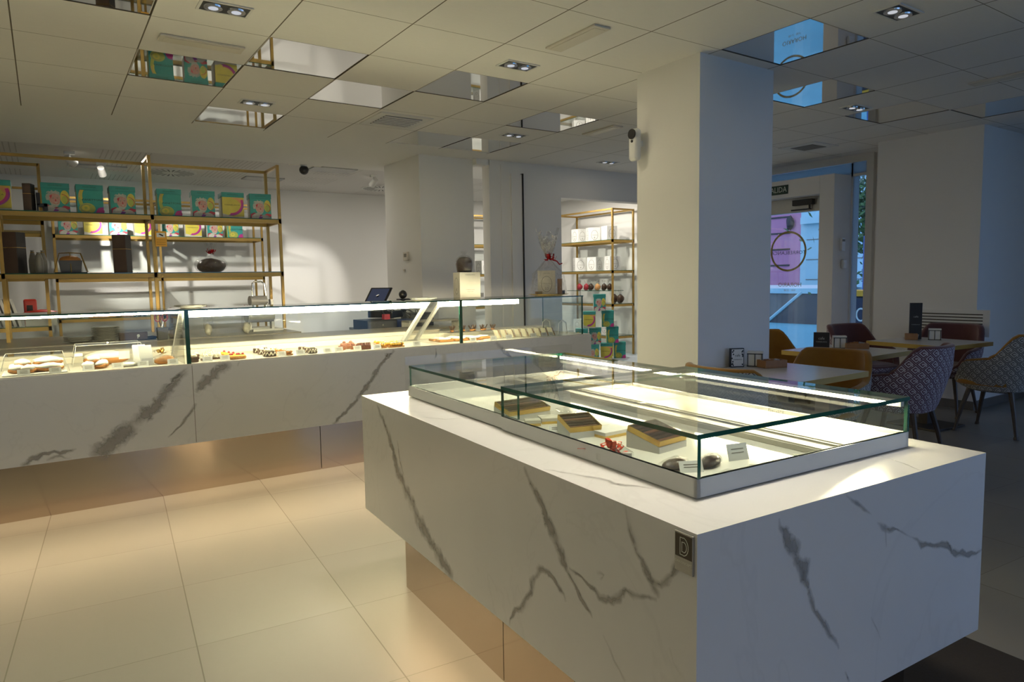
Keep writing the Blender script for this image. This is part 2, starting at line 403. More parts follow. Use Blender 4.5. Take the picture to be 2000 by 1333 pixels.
# outdoors
def frost():
    t = NT('frosted_translucent_panel'); a = t.n('ShaderNodeBsdfTranslucent'); a.inputs[0].default_value = rgb(.8, .8, .8); b = t.n('ShaderNodeBsdfDiffuse'); b.inputs[0].default_value = rgb(.5, .5, .5)
    m = t.n('ShaderNodeMixShader'); m.inputs[0].default_value = t_ = .3; t.l(a.outputs[0], m.inputs[1]); t.l(b.outputs[0], m.inputs[2]); return t.done(m)
M['frost'] = frost()
M['pave'] = mat('daylight_tinted_pavement', (.17, .44, .52), .8, nscale=3, var=.1)  # cyan cast of the outdoor light painted into the paving colour
M['pinkwall'] = mat('pink_render', (.62, .24, .38), .8, nscale=2, var=.06)
M['stonewall'] = mat('daylight_tinted_stone', (.46, .70, .76), .8, nscale=2, var=.06)  # bluish street daylight mixed into the stone's own colour
M['skip'] = mat('rusty_painted_steel', (.30, .27, .25), .6, nscale=2.2, var=.4)
M['skipdark'] = mat('dark_painted_steel', (.12, .12, .13), .6, nscale=2, var=.3)
M['leaf'] = mat('green_leaves', (.06, .16, .03), .6, nscale=8, var=.3)
M['binb'] = mat('dark_blue_bin', (.02, .03, .06), .5)
M['bluep'] = mat('blue_plastic', (.03, .10, .40), .5)
# ================================================================ structure
g = MB(); g.box(-5, -5, -.1, 9.0, 11.2, 0); struct(g.obj('floor', M['floor']))
MIR = [(0, 5), (1, 7), (2, 6), (3, 7), (2, 9), (4, 6), (5, 9), (6, 9), (6, 7), (6, 3), (8, 4), (10, 4), (11, 3)]
X0, Y0 = -.053, .483
g = MB()
for i in range(-9, 16):
    for j in range(-10, 13):
        x, y = X0+.6*i, Y0+.6*j
        y1 = y+.6 if j < 12 else 8.2
        if (i, j) in MIR:
            e = .007
            for (a, b) in (((x, y), (x+.6, y)), ((x+.6, y), (x+.6, y+.6)), ((x+.6, y+.6), (x, y+.6)), ((x, y+.6), (x, y))):
                g.poly([(a[0], a[1], ZC), (b[0], b[1], ZC), (b[0], b[1], ZC+e), (a[0], a[1], ZC+e)])
            g.poly([(x, y, ZC+e), (x+.6, y, ZC+e), (x+.6, y+.6, ZC+e), (x, y+.6, ZC+e)])
        else: g.poly([(x, y1, ZC), (x+.6, y1, ZC), (x+.6, y, ZC), (x, y, ZC)])
g.box(-5.5, -5.6, ZC+.03, 9.6, 8.2, ZC+.12)
struct(g.obj('ceiling', M['ceiling']))
g = MB(); g.box(-5.5, 8.2, ZC+.03, 9.6, 11.3, ZC+.12); struct(g.obj('ceiling', M['perf']))
MW = ['square mirror ceiling panel reflecting the yellow and teal boxes above the shelves', 'square mirror ceiling panel with brass reflections']
desc = {(0, 5): 'mirrored ceiling panel at the upper left corner of the photo', (1, 7): 'mirrored ceiling panel showing three teal cake boxes', (2, 6): 'mirrored ceiling panel showing an end of brass shelving and grey wall',
        (3, 7): 'mirrored ceiling panel beside the one with brass shelving, showing a column edge', (2, 9): 'small looking mirrored ceiling panel nearest the brass shelving', (4, 6): 'mirrored ceiling panel showing a cream box on grey wall',
        (5, 9): 'mirrored ceiling panel just left of the column behind the counter', (6, 9): 'mirrored ceiling panel adjoining another, with a bright strip in it', (6, 7): 'mirrored ceiling panel showing white boxes and brass shelf',
        (6, 3): 'largest blue mirrored ceiling panel right of the pillar showing gold ring', (8, 4): 'second mirrored blue ceiling panel right of the pillar', (10, 4): 'mirrored ceiling panel nearest the entrance wall', (11, 3): 'mirrored ceiling panel over the right hand tables'}
for (i, j) in MIR:
    g = MB(); x, y = X0+.6*i, Y0+.6*j
    g.box(-.29, -.29, -.004, .29, .29, 0, 0)
    o = g.obj('mirror_panel', M['mirror'], loc=(x+.3, y+.3, ZC+.0068)); tag(o, desc[(i, j)], 'mirror', 'mirrored ceiling panels')
def wall(name, *boxes, m='wall', bevel=0):
    g = MB()
    for b in boxes: g.box(*b)
    return struct(g.obj(name, M[m], bevel=bevel))
wall('wall_back', (-5, 10.75, 0, 8.3, 11.0, ZC+.03))
wall('wall_left', (-5.2, -5, 0, -5, 11, ZC+.03))
wall('wall_camera_side', (-5, -3.6, 0, 1.0, -3.4, ZC), (5.4, -3.6, 0, 9.1, -3.4, ZC), (1.0, -3.6, 2.6, 5.4, -3.4, ZC), (1.0, -3.6, 0, 5.4, -3.4, .1))
wall('wall_street', (8.03, 6.2, 0, 8.3, 10.75, ZC+.03), (8.03, 3.98, 0, 8.3, 4.30, ZC), (8.03, 4.30, 2.70, 8.3, 6.2, ZC))
wall('wall_window_block', (7.46, 2.975, 0, 9.1, 3.98, ZC))
wall('wall_window_side', (8.95, .55, 0, 9.1, 2.975, ZC), (8.95, -3.4, 2.66, 9.1, .55, ZC), (8.95, -3.4, 0, 9.1, .55, .08))
wall('wall_partition', (4.36, 6.85, 0, 5.42, 7.0, ZC), (5.42, 6.85, 2.365, 8.03, 7.0, ZC), (4.19, 6.85, 2.68, 4.37, 7.0, ZC))
wall('wall_column', (3.5, 6.93, 0, 4.19, 7.86, ZC))
wall('wall_pillar', (3.47, 2.98, 0, 4.215, 3.53, ZC))
g = MB(); g.box(7.44, 2.96, 0, 8.95, 2.975, .085); g.box(7.445, 2.975, 0, 7.46, 3.98, .085); struct(g.obj('baseboard_right', M['base']))
# trims by the partition
g = MB(); g.box(4.65, 6.815, 0, 4.80, 6.85, 2.60); g.box(4.52, 6.84, 0, 4.65, 6.85, 2.70); struct(g.obj('trim_1', M['wall']))
g = MB(); g.box(4.802, 6.80, .5, 4.815, 6.85, 2.61); struct(g.obj('trim_2', M['iron']))
# storefront window frames
g = MB()
g.box(7.98, 4.30, 0, 8.06, 4.385, ZC); g.box(7.98, 4.385, 2.66, 8.06, 6.2, ZC)
struct(g.obj('trim_3', M['whitetrim']))
w = thing('window_1', None, None, (0, 0, 0)); struct(w)
g = MB(); g.box(8.03, 4.385, 0, 8.045, 6.2, 2.66); g.obj('pane', M['glass'], w)
g = MB(); g.box(8.0, 4.555, 0, 8.06, 4.575, 2.66); g.box(8.0, 4.385, 2.50, 8.06, 6.2, 2.53); g.obj('window_frame', M['whitetrim'], w)
MB().box(8.02, 4.49, 0, 8.028, 4.555, 2.50).obj('side_panel', M['frost'], w)
g = MB(); g.box(8.0, 4.40, 2.53, 8.028, 6.2, 2.655); g.obj('header_panel', M['frost'], w)
w = thing('window_2', None, None, (0, 0, 0)); struct(w)
g = MB(); g.box(9.0, -3.4, .08, 9.01, .55, 2.66); g.obj('pane', M['glass'], w)
g = MB()
for y in (-3.4, -1.4, .50): g.box(8.97, y, .08, 9.03, y+.05, 2.66)
g.obj('window_frame', M['whitetrim'], w)
w = thing('window_3', None, None, (0, 0, 0)); struct(w)
g = MB(); g.box(1.0, -3.5, .1, 5.4, -3.49, 2.6); g.obj('pane', M['glass'], w)
g = MB()
for x in (1.0, 2.45, 3.9, 5.35): g.box(x, -3.53, .1, x+.05, -3.47, 2.6)
g.obj('window_frame', M['whitetrim'], w)
# entrance portal and its door
w = thing('door_1', None, None, (0, 0, 0)); struct(w)
g = MB(); g.box(7.65, 4.574, 0, 8.0, 4.759, 2.516); g.box(7.65, 4.759, 2.305, 8.0, 6.2, 2.516); g.box(7.65, 6.0, 0, 8.0, 6.2, 2.305)
g.obj('door_frame', M['wall'], w, bevel=.003)
g = MB(); g.box(7.86, 4.76, 2.13, 7.93, 6.0, 2.305); g.obj('door_header', M['alu'], w)
g = MB(); g.box(7.80, 4.95, 2.21, 7.86, 5.22, 2.28); g.box(7.82, 4.98, 2.15, 7.84, 5.25, 2.165); g.cyl((7.83, 5.0, 2.21), (7.83, 5.0, 2.16), .012); g.obj('door_closer', M['black'], w, bevel=.004)
g = MB(); g.box(7.93, 4.76, 0, 7.942, 6.0, 2.13); g.obj('door_pane', M['glass'], w)
dy, dz = 5.36, 1.655
g = MB(); MM = Matrix(((0, 0, 1, 7.945), (1, 0, 0, dy), (0, 1, 0, dz), (0, 0, 0, 1)))
arc(g, MM, 0, 0, .245, .245, .026, 0, 360, 0, n=48); g.obj('ring_emblem', M['goldpaint'], w)
g = MB(); put_text(g, 'TORREBLANCA', .062, Matrix(((0, 0, 1, 7.9453), (1, 0, 0, dy), (0, 1, 0, dz-.02), (0, 0, 0, 1))), 0, 1.15); g.obj('door_lettering', M['ink'], w)
g = MB(); put_text(g, 'HORARIO', .075, Matrix(((0, 0, 1, 7.9453), (1, 0, 0, dy-.03), (0, 1, 0, dz-.43), (0, 0, 0, 1))), 0)
put_text(g, '9:00 - 21:00', .035, Matrix(((0, 0, 1, 7.9453), (1, 0, 0, dy-.03), (0, 1, 0, dz-.50), (0, 0, 0, 1))), 0); g.obj('hours_lettering', M['goldpaint'], w)
g = MB(); g.box(7.946, 4.79, 1.86, 7.95, 4.88, 2.03); g.obj('door_sticker', M['darkgrey'], w)
# exit sign on the door frame
o = MB().box(-.006, -.15, -.055, 0, .15, .055, 0)
Mx = Matrix(((0, 0, -1, -.0065), (-1, 0, 0, 0), (0, 1, 0, 0), (0, 0, 0, 1)))
s = o.obj('exit_sign', [M['signgreen']], loc=(7.649, 5.325, 2.405)); tag(s, 'dark green exit sign on the white door frame', 'sign')
g = MB(); put_text(g, 'SALIDA', .095, Mx, 0, .85); g.obj('sign_lettering', M['letter'], s)
# controls on the portal side face (faces -y at y=4.574)
t = thing('intercom_handset', 'slim white wall intercom on the side of the door frame', 'intercom', onpl(1643, 478, (0, 4.57, 0), (0, 1, 0)))
MB().box(-.035, -.03, -.075, .035, .003, .075).obj('body', M['whitetrim'], t, bevel=.006)
MB().box(-.025, -.033, .035, .025, -.030, .06).obj('display', M['greyink'], t)
t = thing('alarm_keypad', 'rounded white wall box below the intercom', 'keypad', onpl(1646, 516, (0, 4.57, 0), (0, 1, 0)))
MB().box(-.045, -.03, -.055, .045, .003, .055).obj('body', M['whitetrim'], t, bevel=.018, seg=4)
MB().box(-.02, -.033, .0, .02, -.029, .02).obj('display', M['card'], t)
# ================================================================ ceiling fittings
def downlight(x, y, label, z=ZC, rz=0, beam=0):
    t = thing('recessed_downlight', label, 'ceiling light', (x, y, z), rz, 'twin recessed downlights in the panel ceiling')
    g = MB(); 
    g.box(-.125, -.075, -.006, .125, -.062, .0); g.box(-.125, .062, -.006, .125, .075, 0); g.box(-.125, -.062, -.006, -.112, .062, 0); g.box(.112, -.062, -.006, .125, .062, 0)
    g.obj('frame', M['card'], t)
    MB().box(-.112, -.062, -.004, .112, .062, 0).obj('housing', M['black'], t)
    if beam:
        l = area('downlight_beam', (x, y, z-.02), (0, 0, 0), .2, .1, beam*G_DOWN, (1, .86, .62))
    for s in (-.055, .055):
        rf = MB().lathe([(.044, -.012), (.046, -.004)], 20, (s, 0, 0)).obj('reflector', M['chrome'], t, smooth=False)
        MB().lathe([(.024, -.0135), (.024, -.012)], 14, (s, 0, 0)).obj('bulb', M['lampdim'], rf)
    return t
for x, y, lb in ((.847, 3.783, 'twin downlight nearest the upper left corner of the ceiling'), (1.447, 5.583, 'twin downlight beside the mirrored panel nearest the shelving'), (2.647, 3.783, 'twin downlight in the middle of the ceiling'),
                 (3.847, 5.583, 'twin downlight beyond the middle one, before the grey column'), (5.72, 6.31, 'farthest twin downlight, above the opening to the gift shelves'), (3.87, 1.98, 'twin downlight at the upper right, right of the pillar'),
                 (5.74, 3.26, 'twin downlight beside the blue mirrored panels')): downlight(x, y, lb, beam=16 if x < 3 else (8 if x < 5 and y > 3 else 3))
# added lamps without fittings for ambient light: unseen shop parts, gift room, rear zone
for x, y, p in ((-2.2, 1.4, 26), (-2.2, 3.8, 26), (.25, -.6, 26), (-2.2, -1.6, 20), (6.6, 9.2, 34), (7.0, 8.4, 34), (6.3, 7.5, 20), (.6, 8.9, 12), (2.9, 8.9, 10)):
    area('shop_fill_light', (x, y, ZC-.02 if y < 8.2 else ZC-.0), (0, 0, 0), .25, .12, p*(G_SHOP if y < 6 else (G_GIFT if x > 5 else G_REAR)), (1, .88, .66) if y < 6 else (1, .93, .80))
def diffuser(x, y, rz, label):
    t = thing('ceiling_diffuser', label, 'air diffuser', (x, y, ZC), rz, 'slim beige ceiling diffusers')
    g = MB(); g.box(-.225, -.06, -.012, .225, .06, 0); g.obj('frame', M['boxcream'], t, bevel=.004)
    MB().box(-.20, -.038, -.014, .20, .038, -.012).obj('cover', M['cream'], t)
for x, y, rz, lb in ((.847, 4.383, 0, 'slim beige ceiling unit left of the others, near the teal box mirror'), (2.647, 3.183, R(90), 'slim beige ceiling unit in the upper middle'), (4.447, 4.99, R(90), 'slim beige ceiling unit beyond the pillar'), (5.8, 2.19, R(90), 'slim ceiling unit at the right edge of the photo')): diffuser(x, y, rz, lb)
t = thing('ceiling_vent', 'square white ceiling vent with black slots above the counter', 'vent', (2.62, 5.60, ZC))
g = MB(); g.box(-.24, -.24, -.008, .24, .24, 0); g.obj('frame', M['card'], t)
MB().box(-.17, -.17, -.010, .17, .17, -.008).obj('backing', M['black'], t)
for k in range(6): MB().box(-.17, -.16+.055*k, -.016, .17, -.135+.055*k, -.009).obj('slat', M['card'], t)
t = thing('ceiling_vent', 'square grey ceiling grille before the entrance', 'vent', (7.0, 4.5, ZC))
MB().box(-.22, -.22, -.008, .22, .22, 0).obj('frame', M['card'], t); MB().box(-.13, -.13, -.012, .13, .13, -.008).obj('grille', M['greyink'], t)
ZB = ZC+.03
def radial(x, y, lb):
    t = thing('radial_diffuser', lb, 'air diffuser', (x, y, ZB), 0, 'round radial diffusers in the rear ceiling')
    MB().lathe([(.30, -.008), (.30, 0)], 32).obj('disc', M['card'], t)
    g = MB()
    for k in range(24):
        a = R(15*k); c_, s_ = math.cos(a), math.sin(a)
        g.poly([(c_*.1-s_*.006, s_*.1+c_*.006, -.009), (c_*.1+s_*.006, s_*.1-c_*.006, -.009), (c_*.27+s_*.014, s_*.27-c_*.014, -.009), (c_*.27-s_*.014, s_*.27+c_*.014, -.009)])
    g.obj('slots', M['black'], t)
radial(1.42, 9.7, 'round ceiling diffuser above the tall brass shelving'); radial(4.35, 9.9, 'round ceiling diffuser beside the back column')
for (x, y, w_, d_, lb) in ((.62, 9.6, .6, .25, 'grey rectangular ceiling hatch behind the spotlight'), (3.1, 8.55, .55, .35, 'grey mirror hatch in the rear ceiling beside the dome camera'), (2.55, 9.7, .5, .3, 'beige hatch in the rear ceiling')):
    tag(MB().box(-w_/2, -d_/2, -.012, w_/2, d_/2, 0).obj('ceiling_hatch', M['silverplate'], loc=(x, y, ZB)), lb, 'hatch')
tag(MB().box(-.19, -.05, -.012, .19, .05, 0).obj('ceiling_diffuser', M['cream'], loc=(2.7, 8.32, ZB)), 'thin strip diffuser above the black dome camera', 'air diffuser')
def spot(px, py, lb, aim, power, lit=True, z=ZB, L=.12):
    b = onz(px, py, z); t = thing('spotlight', lb, 'spotlight', b)
    MB().box(-.05, -.02, -.03, .05, .02, 0).obj('mount', M['card'], t, bevel=.003)
    MB().cyl((0, 0, -.02), (0, 0, -.07), .008).obj('stem', M['card'], t)
    d = (Vector(aim)-b).normalized(); a = Vector((0, 0, -.09))
    lh = MB().cyl(a-d*.05, a+d*.07, .035, .042, 18).obj('lamp_head', M['card'], t)
    MB().cyl(a+d*.0701, a+d*.074, .034, .034, 18).obj('lamp_lens', M['lampglow'] if lit else M['black'], lh)
    if power:
        l = bpy.data.lights.new('spot_beam', 'SPOT'); l.energy = power*G_REAR; l.spot_size = R(38); l.spot_blend = .6; l.shadow_soft_size = .04; l.color = (1, .95, .85)
        lo = bpy.data.objects.new('spot_beam', l); COL.objects.link(lo); lo.location = b+a+d*.09; lo.rotation_euler = d.to_track_quat('-Z', 'Y').to_euler()
    return t
spot(197, 318, 'bright spotlight in the rear ceiling between the shelf tops', (.9, 10.5, 2.0), 130)
spot(135, 296, 'white spotlight with a dark face near the upper shelf rail', (2.0, 10.5, 1.8), 150, False)
spot(730, 342, 'small spotlight in the rear ceiling close to the back column', (3.4, 10.7, 1.4), 60)
for x, y in ((1.35, 1.1), (1.5, 2.3)):
    area('island_downlight', (x, y, ZC-.02), (0, 0, 0), .2, .1, 5.5, (1, .90, .72), R(75))
# dome camera in the rear and the pillar camera
t = thing('dome_camera', 'black security camera hanging from the rear ceiling', 'camera', onz(593, 318, ZB))
MB().cyl((0, 0, 0), (0, 0, -.05), .05, .035).obj('mount', M['card'], t, smooth=False)
MB().blob((0, 0, -.085), (.055, .055, .055), 1, 0, 16, 10).obj('camera_ball', M['black'], t, smooth=True)
q = onpl(1252, 282, (3.47, 0, 0), (1, 0, 0)); t = thing('security_camera', 'white pill shaped security camera on the pillar', 'camera', q)
MB().box(-.03, -.02, -.02, 0, .02, .02).obj('bracket', M['whitetrim'], t)
MB().box(-.085, -.045, -.12, -.03, .045, .10).obj('body', M['whitetrim'], t, bevel=.03, seg=5)
MB().cyl((-.084, 0, .06), (-.092, 0, .06), .034, n=24).obj('lens', M['black'], t)
MB().cyl((-.085, 0, .012), (-.09, 0, .012), .009, n=12).obj('sensor', M['black'], t)
# column wall controls
q = onpl(795, 501, (3.5, 0, 0), (1, 0, 0)); t = thing('thermostat', 'small beige thermostat on the column side', 'thermostat', q)
MB().box(-.025, -.06, -.05, 0, .06, .05).obj('body', M['boxcream'], t, bevel=.005); MB().box(-.027, -.035, -.01, -.025, .03, .03).obj('display', M['greyink'], t)
tag(MB().box(-.01, -.02, -.01, 0, .02, .01).obj('wall_clip', M['boxcream'], loc=onpl(790, 528, (3.5, 0, 0), (1, 0, 0))), 'tiny beige clip under the thermostat', 'clip')
# wall vent at right
q = onpl(1854, 630, (7.46, 0, 0), (1, 0, 0)); t = thing('wall_vent', 'louvred wall vent behind the right hand table', 'vent', q)
MB().box(-.01, -.36, -.13, 0, .36, .13).obj('frame', M['wall'], t)
for k in range(7): MB().box(-.014, -.30, -.10+.03*k, -.010, .30, -.09+.03*k).obj('louvre', M['iron'], t)
# ================================================================ marble veins
def vein_strip(g, pts, widths, org, nrm, tf, mi=1, seed=0, off=.0012, alpha=1.0):
    """a grey vein lying on the slab: pts in photo frame -> slab plane, tf maps to local space"""
    rnd = random.Random(seed); P3 = [tf @ onpl(px, py, org, nrm) for px, py in pts]
    nl = (tf.to_3x3() @ Vector(nrm)).normalized()
    if (tf @ Vector((0, 0, H)) - P3[0]).dot(nl) < 0: nl = -nl
    path = []; W = []
    for i in range(len(P3)-1):
        n = max(2, int((P3[i+1]-P3[i]).length/.025))
        for k in range(n): path.append(P3[i].lerp(P3[i+1], k/n)); W.append(widths[i]+(widths[i+1]-widths[i])*k/n)
    path.append(P3[-1]); W.append(widths[-1])
    N = len(path)
    for i in range(1, N-1):
        d = (path[min(i+1, N-1)]-path[i-1]).normalized(); s = d.cross(nl); path[i] = path[i]+s*rnd.uniform(-.006, .006)
    vs = []; 
    for i, p in enumerate(path):
        d = (path[min(i+1, N-1)]-path[max(i-1, 0)]).normalized(); s = d.cross(nl).normalized(); w = W[i]*rnd.uniform(.7, 1.25)*.8
        vs += [p+nl*off-s*w, p+nl*off, p+nl*off+s*w]
    fs = []; uv = []
    for i in range(N-1):
        a, b = 3*i, 3*i+3
        f1 = alpha*min(1, i/2+.2, (N-1-i)/2+.2); f2 = alpha*min(1, (i+1)/2+.2, (N-2-i)/2+.2)
        fs += [(a, b, b+1, a+1), (a+1, b+1, b+2, a+2)]
        uv += [[(f1, -1), (f2, -1), (f2, 0), (f1, 0)], [(f1, 0), (f2, 0), (f2, 1), (f1, 1)]]
    g.add(vs, fs, mi, uv)
# ================================================================ island counter
isle = thing('island_counter', 'white veined marble island counter with a floating body and mirrored plinth', 'counter', C0, TH)
g = MB(); g.box(0, 0, .355, 1.098, 1.97, .86); ID = IMI
L0 = (I(0, 0), IX); F0 = (I(0, 0), IY)
for pts, ws, al in (([(736, 790), (752, 830), (768, 880), (775, 915), (800, 975), (830, 1040), (860, 1090), (886, 1128)], [.01, .03, .03, .045, .05, .05, .05, .035], 1),
                ([(776, 860), (782, 905), (790, 930)], [.006, .012, .006], 1),
                ([(1024, 912), (1045, 960), (1068, 1010), (1088, 1060), (1102, 1100), (1106, 1118)], [.012, .02, .03, .03, .02, .008], 1),
                ([(996, 1222), (1000, 1200), (1025, 1182), (1040, 1140), (1055, 1110), (1070, 1118), (1095, 1150), (1106, 1176)], [.008, .014, .018, .02, .02, .014, .014, .008], .9),
                ([(1102, 1105), (1124, 1150), (1145, 1190), (1158, 1208)], [.008, .01, .012, .006], .9),
                ([(1112, 1110), (1150, 1142), (1172, 1168), (1196, 1178), (1225, 1158), (1250, 1170), (1284, 1172)], [.008, .01, .014, .018, .016, .012, .012], 1),
                ([(1222, 985), (1232, 1035), (1242, 1080), (1262, 1115), (1280, 1150), (1287, 1170)], [.006, .01, .01, .018, .02, .012], .8),
                ([(1262, 1130), (1290, 1140), (1310, 1120), (1322, 1098), (1352, 1076)], [.008, .014, .016, .02, .012], .8),
                ([(1166, 1120), (1180, 1124), (1172, 1132)], [.01, .01, .006], .5),
                ([(1178, 1240), (1200, 1290), (1222, 1332)], [.005, .008, .010], .6), ([(1308, 1265), (1330, 1320)], [.006, .006], .4)):
    vein_strip(g, pts, ws, L0[0], L0[1], ID, seed=len(pts), alpha=al)
for pts, ws, al in (([(1521, 1012), (1530, 1040), (1550, 1075), (1568, 1110), (1580, 1150), (1600, 1210), (1622, 1240), (1638, 1268)], [.008, .02, .03, .028, .014, .014, .014, .005], 1),
                ([(1560, 1100), (1572, 1140)], [.01, .02], .6),
                ([(1652, 968), (1675, 985), (1702, 1006)], [.006, .008, .005], .9), ([(1712, 1020), (1725, 1030), (1750, 1034), (1780, 1050)], [.005, .016, .008, .004], .8), ([(1728, 1030), (1730, 1070)], [.012, .004], .6),
                ([(1780, 1050), (1800, 1064), (1825, 1062), (1850, 1068), (1868, 1080), (1895, 1084), (1917, 1074)], [.006, .014, .012, .014, .018, .014, .008], 1), ([(1848, 1056), (1858, 1078)], [.004, .01], .9),
                ([(1700, 1205), (1720, 1250)], [.004, .005], .4), ([(1650, 1312), (1658, 1333)], [.006, .008], .9)):
    vein_strip(g, pts, ws, F0[0], F0[1], ID, seed=len(pts)+7, alpha=al)
for pts, ws, al in (([(820, 816), (870, 820), (912, 817)], [.004, .006, .004], .8), ([(1060, 918), (1150, 932), (1220, 950), (1300, 956)], [.008, .012, .014, .01], .6), ([(1720, 893), (1760, 905), (1800, 921)], [.003, .003, .003], 1)):
    vein_strip(g, pts, ws, (0, 0, .86), (0, 0, 1), ID, seed=3, alpha=al)
g.obj('marble_body', [M['marble'], M['vein']], isle)
g = MB(); g.box(.138, .13, 0, .97, 1.0, .354); g.obj('plinth', M['steel'], isle); g = MB(); g.box(.138, 1.004, 0, .97, 1.86, .354); g.obj('plinth', M['steel'], isle)
# led strips under the body, in front of the plinth
for (a, b, c_, d) in ((.08, .06, .10, 1.9),):
    MB().box(a, b, .345, c_, d, .3545).obj('under_light', M['ledw'], isle)
# maker's badge
bq = IMI @ onpl(1338.5, 1080, I(0, 0), IX)
t = thing('maker_badge', 'small brown and steel badge with a double D on the marble island', 'badge', I(-.001, bq.y, bq.z), TH)
MB().box(-.004, -.0245, -.040, 0, .0245, .040).obj('plate', M['alu'], t, bevel=.001)
MB().box(-.0046, -.022, -.010, -.004, .022, .037).obj('enamel', M['signbrown'], t)
g = MB(); BM = Matrix(((0, 0, -1, -.0048), (-1, 0, 0, 0), (0, 1, 0, .013), (0, 0, 0, 1)))
def dshape(cx, cy, s):
    arc(g, BM, cx, cy, s*.75, s, .0016, -90, 90, 0, n=16)
    for (a, b, c_, d) in ((cx-s*.5, cy-s, cx+.0, cy-s+.0016), (cx-s*.5, cy+s-.0016, cx, cy+s), (cx-s*.5, cy-s, cx-s*.5+.0016, cy+s)): flat(g, BM, [(a, b), (c_, b), (c_, d), (a, d)], 0)
dshape(0, 0, .018); dshape(.001, -.001, .0105)
put_text(g, 'DAKONCEPT', .0075, Matrix(((0, 0, -1, -.0045), (-1, 0, 0, 0), (0, 1, 0, -.020), (0, 0, 0, 1))), 0)
g.obj('emblem', M['letter'], t)
# glass panel helper: faces 0 clear, edges green
def pane(g, x0, y0, z0, x1, y1, z1):
    """a thin sheet; the four narrow sides get material 1"""
    b = len(g.f); g.box(x0, y0, z0, x1, y1, z1)
    d = [x1-x0, y1-y0, z1-z0]; k = d.index(min(d))
    fax = [2, 2, 1, 1, 0, 0]
    for i in range(6):
        if fax[i] != k: g.m[b+i] = 1
# display case on the island: two modules
case = thing('glass_display_case', 'low lit glass display case on the marble island, nearest the viewer', 'display case', C0+Vector((0, 0, .0015)), TH)
X1, X2, YA, YB, YM = .152, .985, .148, 1.83, 1.012
g = MB()   # white base frame
for (x0, y0, x1, y1) in ((X1, YA, X2, YA+.012), (X1, YA, X1+.012, YM), (X1+.010, YM, X1+.022, YB), (X2-.012, YA, X2, YB), (X1+.010, YB-.012, X2, YB)):
    g.box(x0, y0, .861, x1, y1, .905)
g.obj('base_frame', M['whitetrim'], case, bevel=.0015)
MB().box(X1+.022, YA+.012, .861, .66, YB-.012, .872).obj('deck', M['deck'], case)
g = MB(); g.box(.66, YA+.012, .861, X2-.012, YB-.012, .892); g.box(.655, YA+.012, .872, .662, YB-.012, .888); g.box(.71, YA+.012, .8922, .717, YB-.012, .897); g.box(.735, YA+.012, .8922, .738, YB-.012, .896)
g.obj('rear_ledge', M['cream'], case, bevel=.002)
g = MB(); T = .008
pane(g, X1, YA, .994, X2, YM, 1.005); g.obj('glass_top', [M['glass'], M['gedge']], case)
g = MB(); pane(g, X1+.012, YM-.08, .982, X2, YB-.01, .992); g.obj('glass_top', [M['glass'], M['gedge']], case)
g = MB(); pane(g, X1+.001, YA, .905, X1+.011, YM, .994); g.obj('glass_side', [M['glass'], M['gedge']], case)
g = MB(); pane(g, X1+.014, YM-.08, .905, X1+.022, YB-.01, .982); g.obj('glass_side', [M['glass'], M['gedge']], case)
g = MB(); pane(g, X1+.011, YA, .905, X2-.01, YA+.010, .994); g.obj('glass_front', [M['glass'], M['gedge']], case)
g = MB(); pane(g, X2-.008, YA, .905, X2-.001, YB-.01, .982); g.obj('glass_side', [M['glass'], M['gedge']], case)
MB().box(X1, YB, .861, 1.03, YB+.006, 1.03).obj('acrylic_end_guard', M['acryl'], case)
MB().box(X1+.02, YM-.085, .905, X2-.01, YM-.081, .984).obj('acrylic_divider', M['acryl'], case)
MB().box(X2-.040, YA+.045, .980, X2-.024, YM-.09, .990).obj('led_strip', M['ledi'], case)
MB().box(X2-.0238, YA+.012, .976, X2-.0085, YM-.09, .9935).box(X2-.042, YA+.012, .9903, X2-.0239, YM-.09, .9935).obj('led_housing', M['whitetrim'], case)
MB().box(X2-.040, YM, .967, X2-.024, YB-.02, .978).obj('led_strip', M['ledi'], case)
MB().box(X2-.0238, YM, .963, X2-.0085, YB-.02, .9815).box(X2-.042, YM, .9783, X2-.0239, YB-.02, .9815).obj('led_housing', M['whitetrim'], case)
# floor mat
tag(MB().box(.55, -1.6, .001, 1.708, .62, .012).obj('floor_mat', M['mat'], loc=C0, rz=TH), 'dark brown floor mat at the right of the marble island', 'mat')
# ================================================================ back counter
YF = 4.68
bc = thing('pastry_counter', 'long veined marble pastry counter with glass front and mirrored plinth', 'counter', (0, 0, 0))
g = MB(); g.box(-4.2, YF, .355, 4.03, 5.25, .852); g.box(-4.2, 5.25, .355, 4.03, 5.72, .84)
ID4 = Matrix.Identity(4); PB = ((0, YF, 0), (0, 1, 0))
for pts, ws, al in (([(368, 720), (330, 760), (310, 788), (270, 820), (235, 855), (200, 880), (178, 896)], [.03, .05, .07, .07, .08, .10, .09], 1), ([(370, 716), (345, 735), (322, 760)], [.012, .02, .01], .8),
                ([(450, 708), (425, 725), (398, 748), (384, 768)], [.05, .06, .06, .03], 1), ([(383, 788), (372, 808), (350, 832), (328, 855)], [.015, .02, .014, .008], .8),
                ([(40, 912), (62, 898), (95, 884), (118, 884), (150, 877)], [.02, .03, .02, .02, .01], .9), ([(90, 900), (110, 892), (140, 896)], [.015, .015, .01], .5),
                ([(770, 684), (748, 706), (730, 735), (706, 770), (680, 800), (650, 830)], [.025, .02, .035, .03, .025, .02], 1), ([(755, 690), (757, 700)], [.03, .01], .8),
                ([(851, 680), (852, 692), (848, 702)], [.008, .014, .008], .8), ([(968, 668), (985, 688), (1000, 700)], [.04, .03, .015], .8), ([(468, 707), (464, 716)], [.015, .01], .6)):
    vein_strip(g, pts, ws, PB[0], PB[1], ID4, seed=len(pts)*3, alpha=al)
